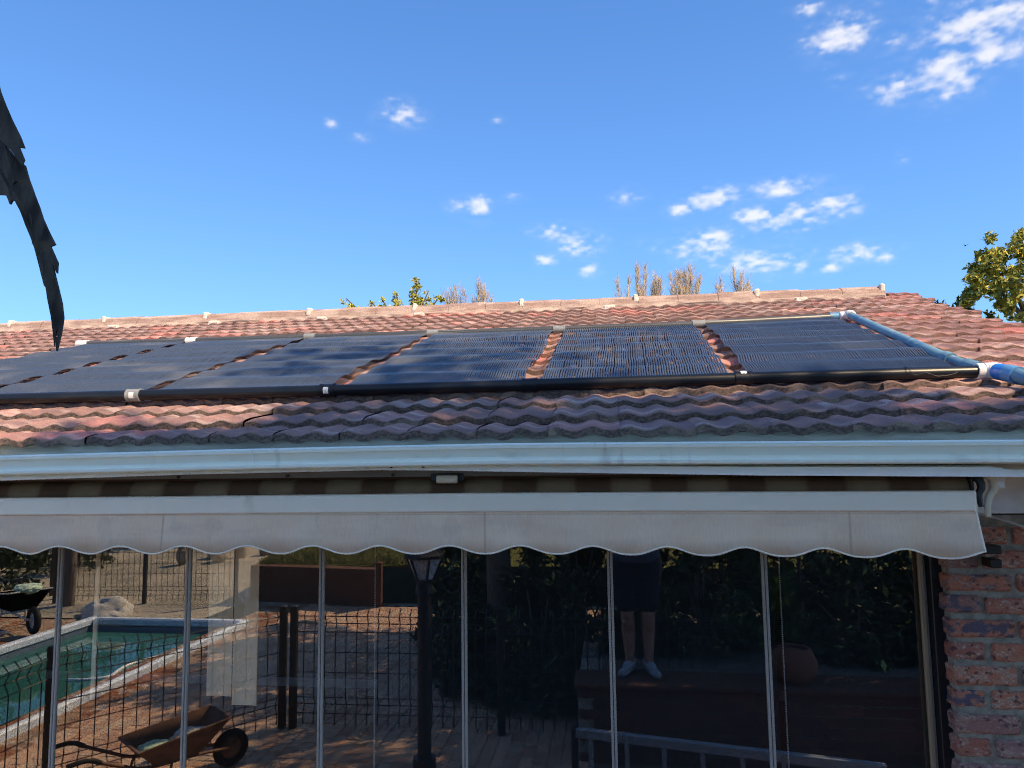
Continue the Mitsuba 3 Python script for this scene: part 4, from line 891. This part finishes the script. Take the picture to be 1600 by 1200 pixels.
put(pf + '__torn_strip', blade(upper, 1.46, .4, .005, 5), 'dry_leaf', 30)
pt = thing('palm_tree', 'palm standing left of the camera outside the picture, bearing the dry leaf', 'palm')
put(pt + '__trunk', tube(spline([(-1.15, -1.6, -.3), (-1.2, -1.6, 2.2), (-1.15, -1.5, 5.2)], 12), np.linspace(.14, .11, 12), 12), 'bark', True)
put(pf + '__rib', tube(spline([(-1.60, 1.472, 3.36), (-1.44, 1.478, 3.17), (-1.335, 1.482, 2.985), (-1.290, 1.484, 2.86), (-1.262, 1.486, 2.715)], 24), np.linspace(.006, .0015, 24), 6), 'dry_leaf', True)
rs = np.random.RandomState(91); fb = []
for a_, b_ in (((-1.335, 3.03), (-1.318, 2.955)), ((-1.30, 2.95), (-1.283, 2.87))):
    fb.append(tube(spline([(a_[0], 1.475, a_[1]), ((a_[0] + b_[0]) / 2 + .004, 1.470, (a_[1] + b_[1]) / 2), (b_[0], 1.468, b_[1])], 8), np.linspace(.003, .0006, 8), 4))
put(pf + '__fibres', cat(fb), 'dry_leaf', True, kind='stuff')
put(pt + '__leaf_stalk', tube(spline([(-1.15, -1.45, 5.15), (-1.4, -.4, 5.3), (-1.75, .8, 4.6), (-1.72, 1.40, 3.75), (-1.60, 1.49, 3.38)], 20), np.linspace(.03, .012, 20), 8), 'dry_leaf', True)

bd = thing('bird', 'tiny dark bird flying left of the right-hand tree', 'bird')
B = np.array([23.8, 50, 15.91])
wing = lambda s: trimesh.Trimesh(np.array([(0, 0, 0), (s * .10, .02, .07), (s * .24, -.03, .03), (s * .1, -.07, .06), (0, -.1, 0), (s * .1, .0, .055)]) + B, [[0, 1, 3], [1, 2, 3], [0, 3, 4], [0, 5, 4], [5, 2, 3]], process=False)
put(bd + '__body', lump(B, (.035, .11, .035), 2, .1, 2), 'black_plastic', True)
for s in (-1, 1): put(bd + '__wing', wing(s), 'cloth_dark')


# ------------------------------------------------------------------ the photographer, mirrored as legs and shoes in the panes
def body(bones, extra=(), edge=.018, taubin=12):
    ms = []
    for (a, ra_), (b, rb_) in bones:
        pts = [m3.Manifold.sphere(r, 20).translate(list(p)) for p, r in ((a, ra_), (b, rb_))]
        ms.append(m3.Manifold.batch_hull(pts))
    m = m3.Manifold.batch_boolean(ms + list(extra), m3.OpType.Add).refine_to_length(edge).to_mesh()
    m = trimesh.Trimesh(m.vert_properties[:, :3], m.tri_verts); trimesh.smoothing.filter_taubin(m, iterations=taubin); return m


pn = thing('person', 'person in dark shorts and pale shoes standing on the planter wall, arms raised', 'person')
PXc, PYc, Z0 = .21, -.27, .60
def P3(x, y, z): return np.array([PXc + x, PYc + y, Z0 + z])
hipL, hipR = P3(-.09, 0, .92), P3(.09, 0, .92); knL, knR = P3(-.085, .03, .50), P3(.085, .03, .50); anL, anR = P3(-.075, -.03, .09), P3(.085, -.02, .09)
shL, shR = P3(-.17, 0, 1.42), P3(.17, 0, 1.42); elL, elR = P3(-.32, .10, 1.50), P3(.14, .14, 1.52); wrL, wrR = np.array([-.075, -.085, 2.40]), np.array([.085, -.085, 2.40])
head = P3(-.06, -.02, 1.62)
bones = [((hipL, .088), (knL, .055)), ((hipR, .088), (knR, .055)), ((knL + [0, -.01, -.06], .054), (P3(-.08, -.03, .36), .057)), ((knR + [0, -.01, -.06], .054), (P3(.085, -.03, .36), .057)),
         ((P3(-.08, -.03, .36), .057), (anL, .036)), ((P3(.085, -.03, .36), .057), (anR, .036)), ((knL, .055), (P3(-.08, -.03, .36), .057)), ((knR, .055), (P3(.085, -.03, .36), .057)),
         ((hipL, .10), (hipR, .10)), ((P3(0, 0, .95), .12), (P3(0, .01, 1.10), .11)), ((P3(0, .01, 1.10), .115), (P3(0, 0, 1.30), .13)), ((P3(-.08, 0, 1.32), .10), (P3(.08, 0, 1.32), .10)), ((shL, .055), (shR, .055)),
         ((P3(0, -.01, 1.40), .06), (head + [0, 0, -.08], .052)), ((head + [0, -.012, .03], .092), (head + [0, .02, -.05], .068)), ((head + [0, .045, -.07], .045), (head + [0, .02, -.03], .07)), ((head + [0, .085, .0], .012), (head + [0, .098, -.025], .014)),
         ((shL, .052), (elL, .04)), ((elL, .04), (wrL, .027)), ((shR, .052), (elR, .04)), ((elR, .04), (wrR, .027)),
         ((head + [-.09, -.01, .015], .014), (head + [-.088, -.012, -.02], .010)), ((head + [.09, -.01, .015], .014), (head + [.088, -.012, -.02], .010))]
for s, wr in ((-1, wrL), (1, wrR)):       # hands: palm, four fingers behind the phone, thumb at its side
    pc = wr + [-s * .012, .028, .05]
    bones += [((wr, .026), (pc, .024)), ((pc + [0, 0, -.02], .02), (pc + [0, 0, .025], .02))]
    for f_ in range(4):
        b0 = pc + [-s * .004, .012, -.028 + f_ * .019]; b1 = b0 + [-s * .03, .018, .004]; b2 = b1 + [-s * (.018 + .004 * (f_ in (1, 2))), -.002, .002]
        bones += [((b0, .0095), (b1, .0085)), ((b1, .0085), (b2, .0075))]
    bones += [((pc + [0, -.004, .01], .012), (pc + [s * .0 - s * .012, -.004, .045], .0105)), ((pc + [-s * .012, -.004, .045], .0105), (pc + [-s * .03, .006, .065], .009))]
put(pn + '__body', body(bones, edge=.014, taubin=10), 'skin', True)
put(pn + '__shorts', body([((hipL, .130), (P3(-.088, .02, .60), .098)), ((hipR, .130), (P3(.088, .02, .60), .098)), ((P3(-.05, 0, .98), .148), (P3(.05, 0, .98), .148)), ((P3(0, 0, .80), .10), (P3(0, 0, .98), .148))], edge=.02, taubin=6), 'cloth_dark', True)
put(pn + '__shirt', body([((P3(-.05, 0, 1.0), .155), (P3(.05, 0, 1.0), .155)), ((P3(0, .01, 1.02), .156), (P3(0, .005, 1.30), .158)), ((P3(-.09, 0, 1.32), .112), (P3(.09, 0, 1.32), .112)), ((shL, .07), (shR, .07)), ((shL, .07), (shL * .5 + elL * .5, .062)), ((shR, .07), (shR * .5 + elR * .5, .062))], edge=.02, taubin=6), 'cloth_shirt', True)
hr = m3.Manifold.batch_hull([m3.Manifold.sphere(.100, 28).translate((head + [0, -.018, .04]).tolist()), m3.Manifold.sphere(.07, 28).translate((head + [0, -.045, -.03]).tolist())]).refine_to_length(.012).to_mesh()
hm = trimesh.Trimesh(hr.vert_properties[:, :3], hr.tri_verts); hm.vertices += hm.vertex_normals * ((nfbm(hm.vertices * 60, 3, 1) - .5) * .012)[:, None]
put(pn + '__hair', hm, 'hair_mat', True)
for s in (-1, 1):
    e = trimesh.creation.icosphere(2, .011); e.apply_translation(head + [s * .032, .082, .012]); put(pn + '__eye', e, 'pvc_white', True)
    p_ = trimesh.creation.icosphere(1, .0055); p_.apply_translation(head + [s * .032, .0905, .012]); put(pn + '__eye__pupil', p_, 'black_plastic', True)
put(pn + '__mouth', tube(spline([head + [-.022, .083, -.062], head + [0, .091, -.060], head + [.022, .083, -.062]], 8), .005, 6), 'terracotta', True)
for an, dx_, dy_ in ((anL, -.075, .15), (anR, .06, .165)):
    toe = np.array([an[0] + dx_, an[1] + dy_, Z0 + .035]); heel = np.array([an[0] - dx_ * .3, an[1] - .06, Z0 + .04])
    sh = body([((heel, .037), (toe, .034)), ((heel + [0, .02, .05], .040), ((heel + toe) / 2 + [0, 0, .02], .042))], edge=.012, taubin=6)
    sh.vertices[:, 2] = np.maximum(sh.vertices[:, 2], Z0 + .003); put(pn + '__shoe', sh, 'shoe_pale', True)
ph_ = thing('phone', 'dark phone held up in both hands of the person', 'phone')
put(ph_ + '__case', box(-.074, .074, -.040, -.031, 2.405, 2.478, .003), 'black_plastic')
put(ph_ + '__screen', box(-.070, .070, -.0418, -.0401, 2.409, 2.474), 'header_black')

for k_, v_ in list(labels.items()):
    if v_.get('group') is None: v_.pop('group', None)
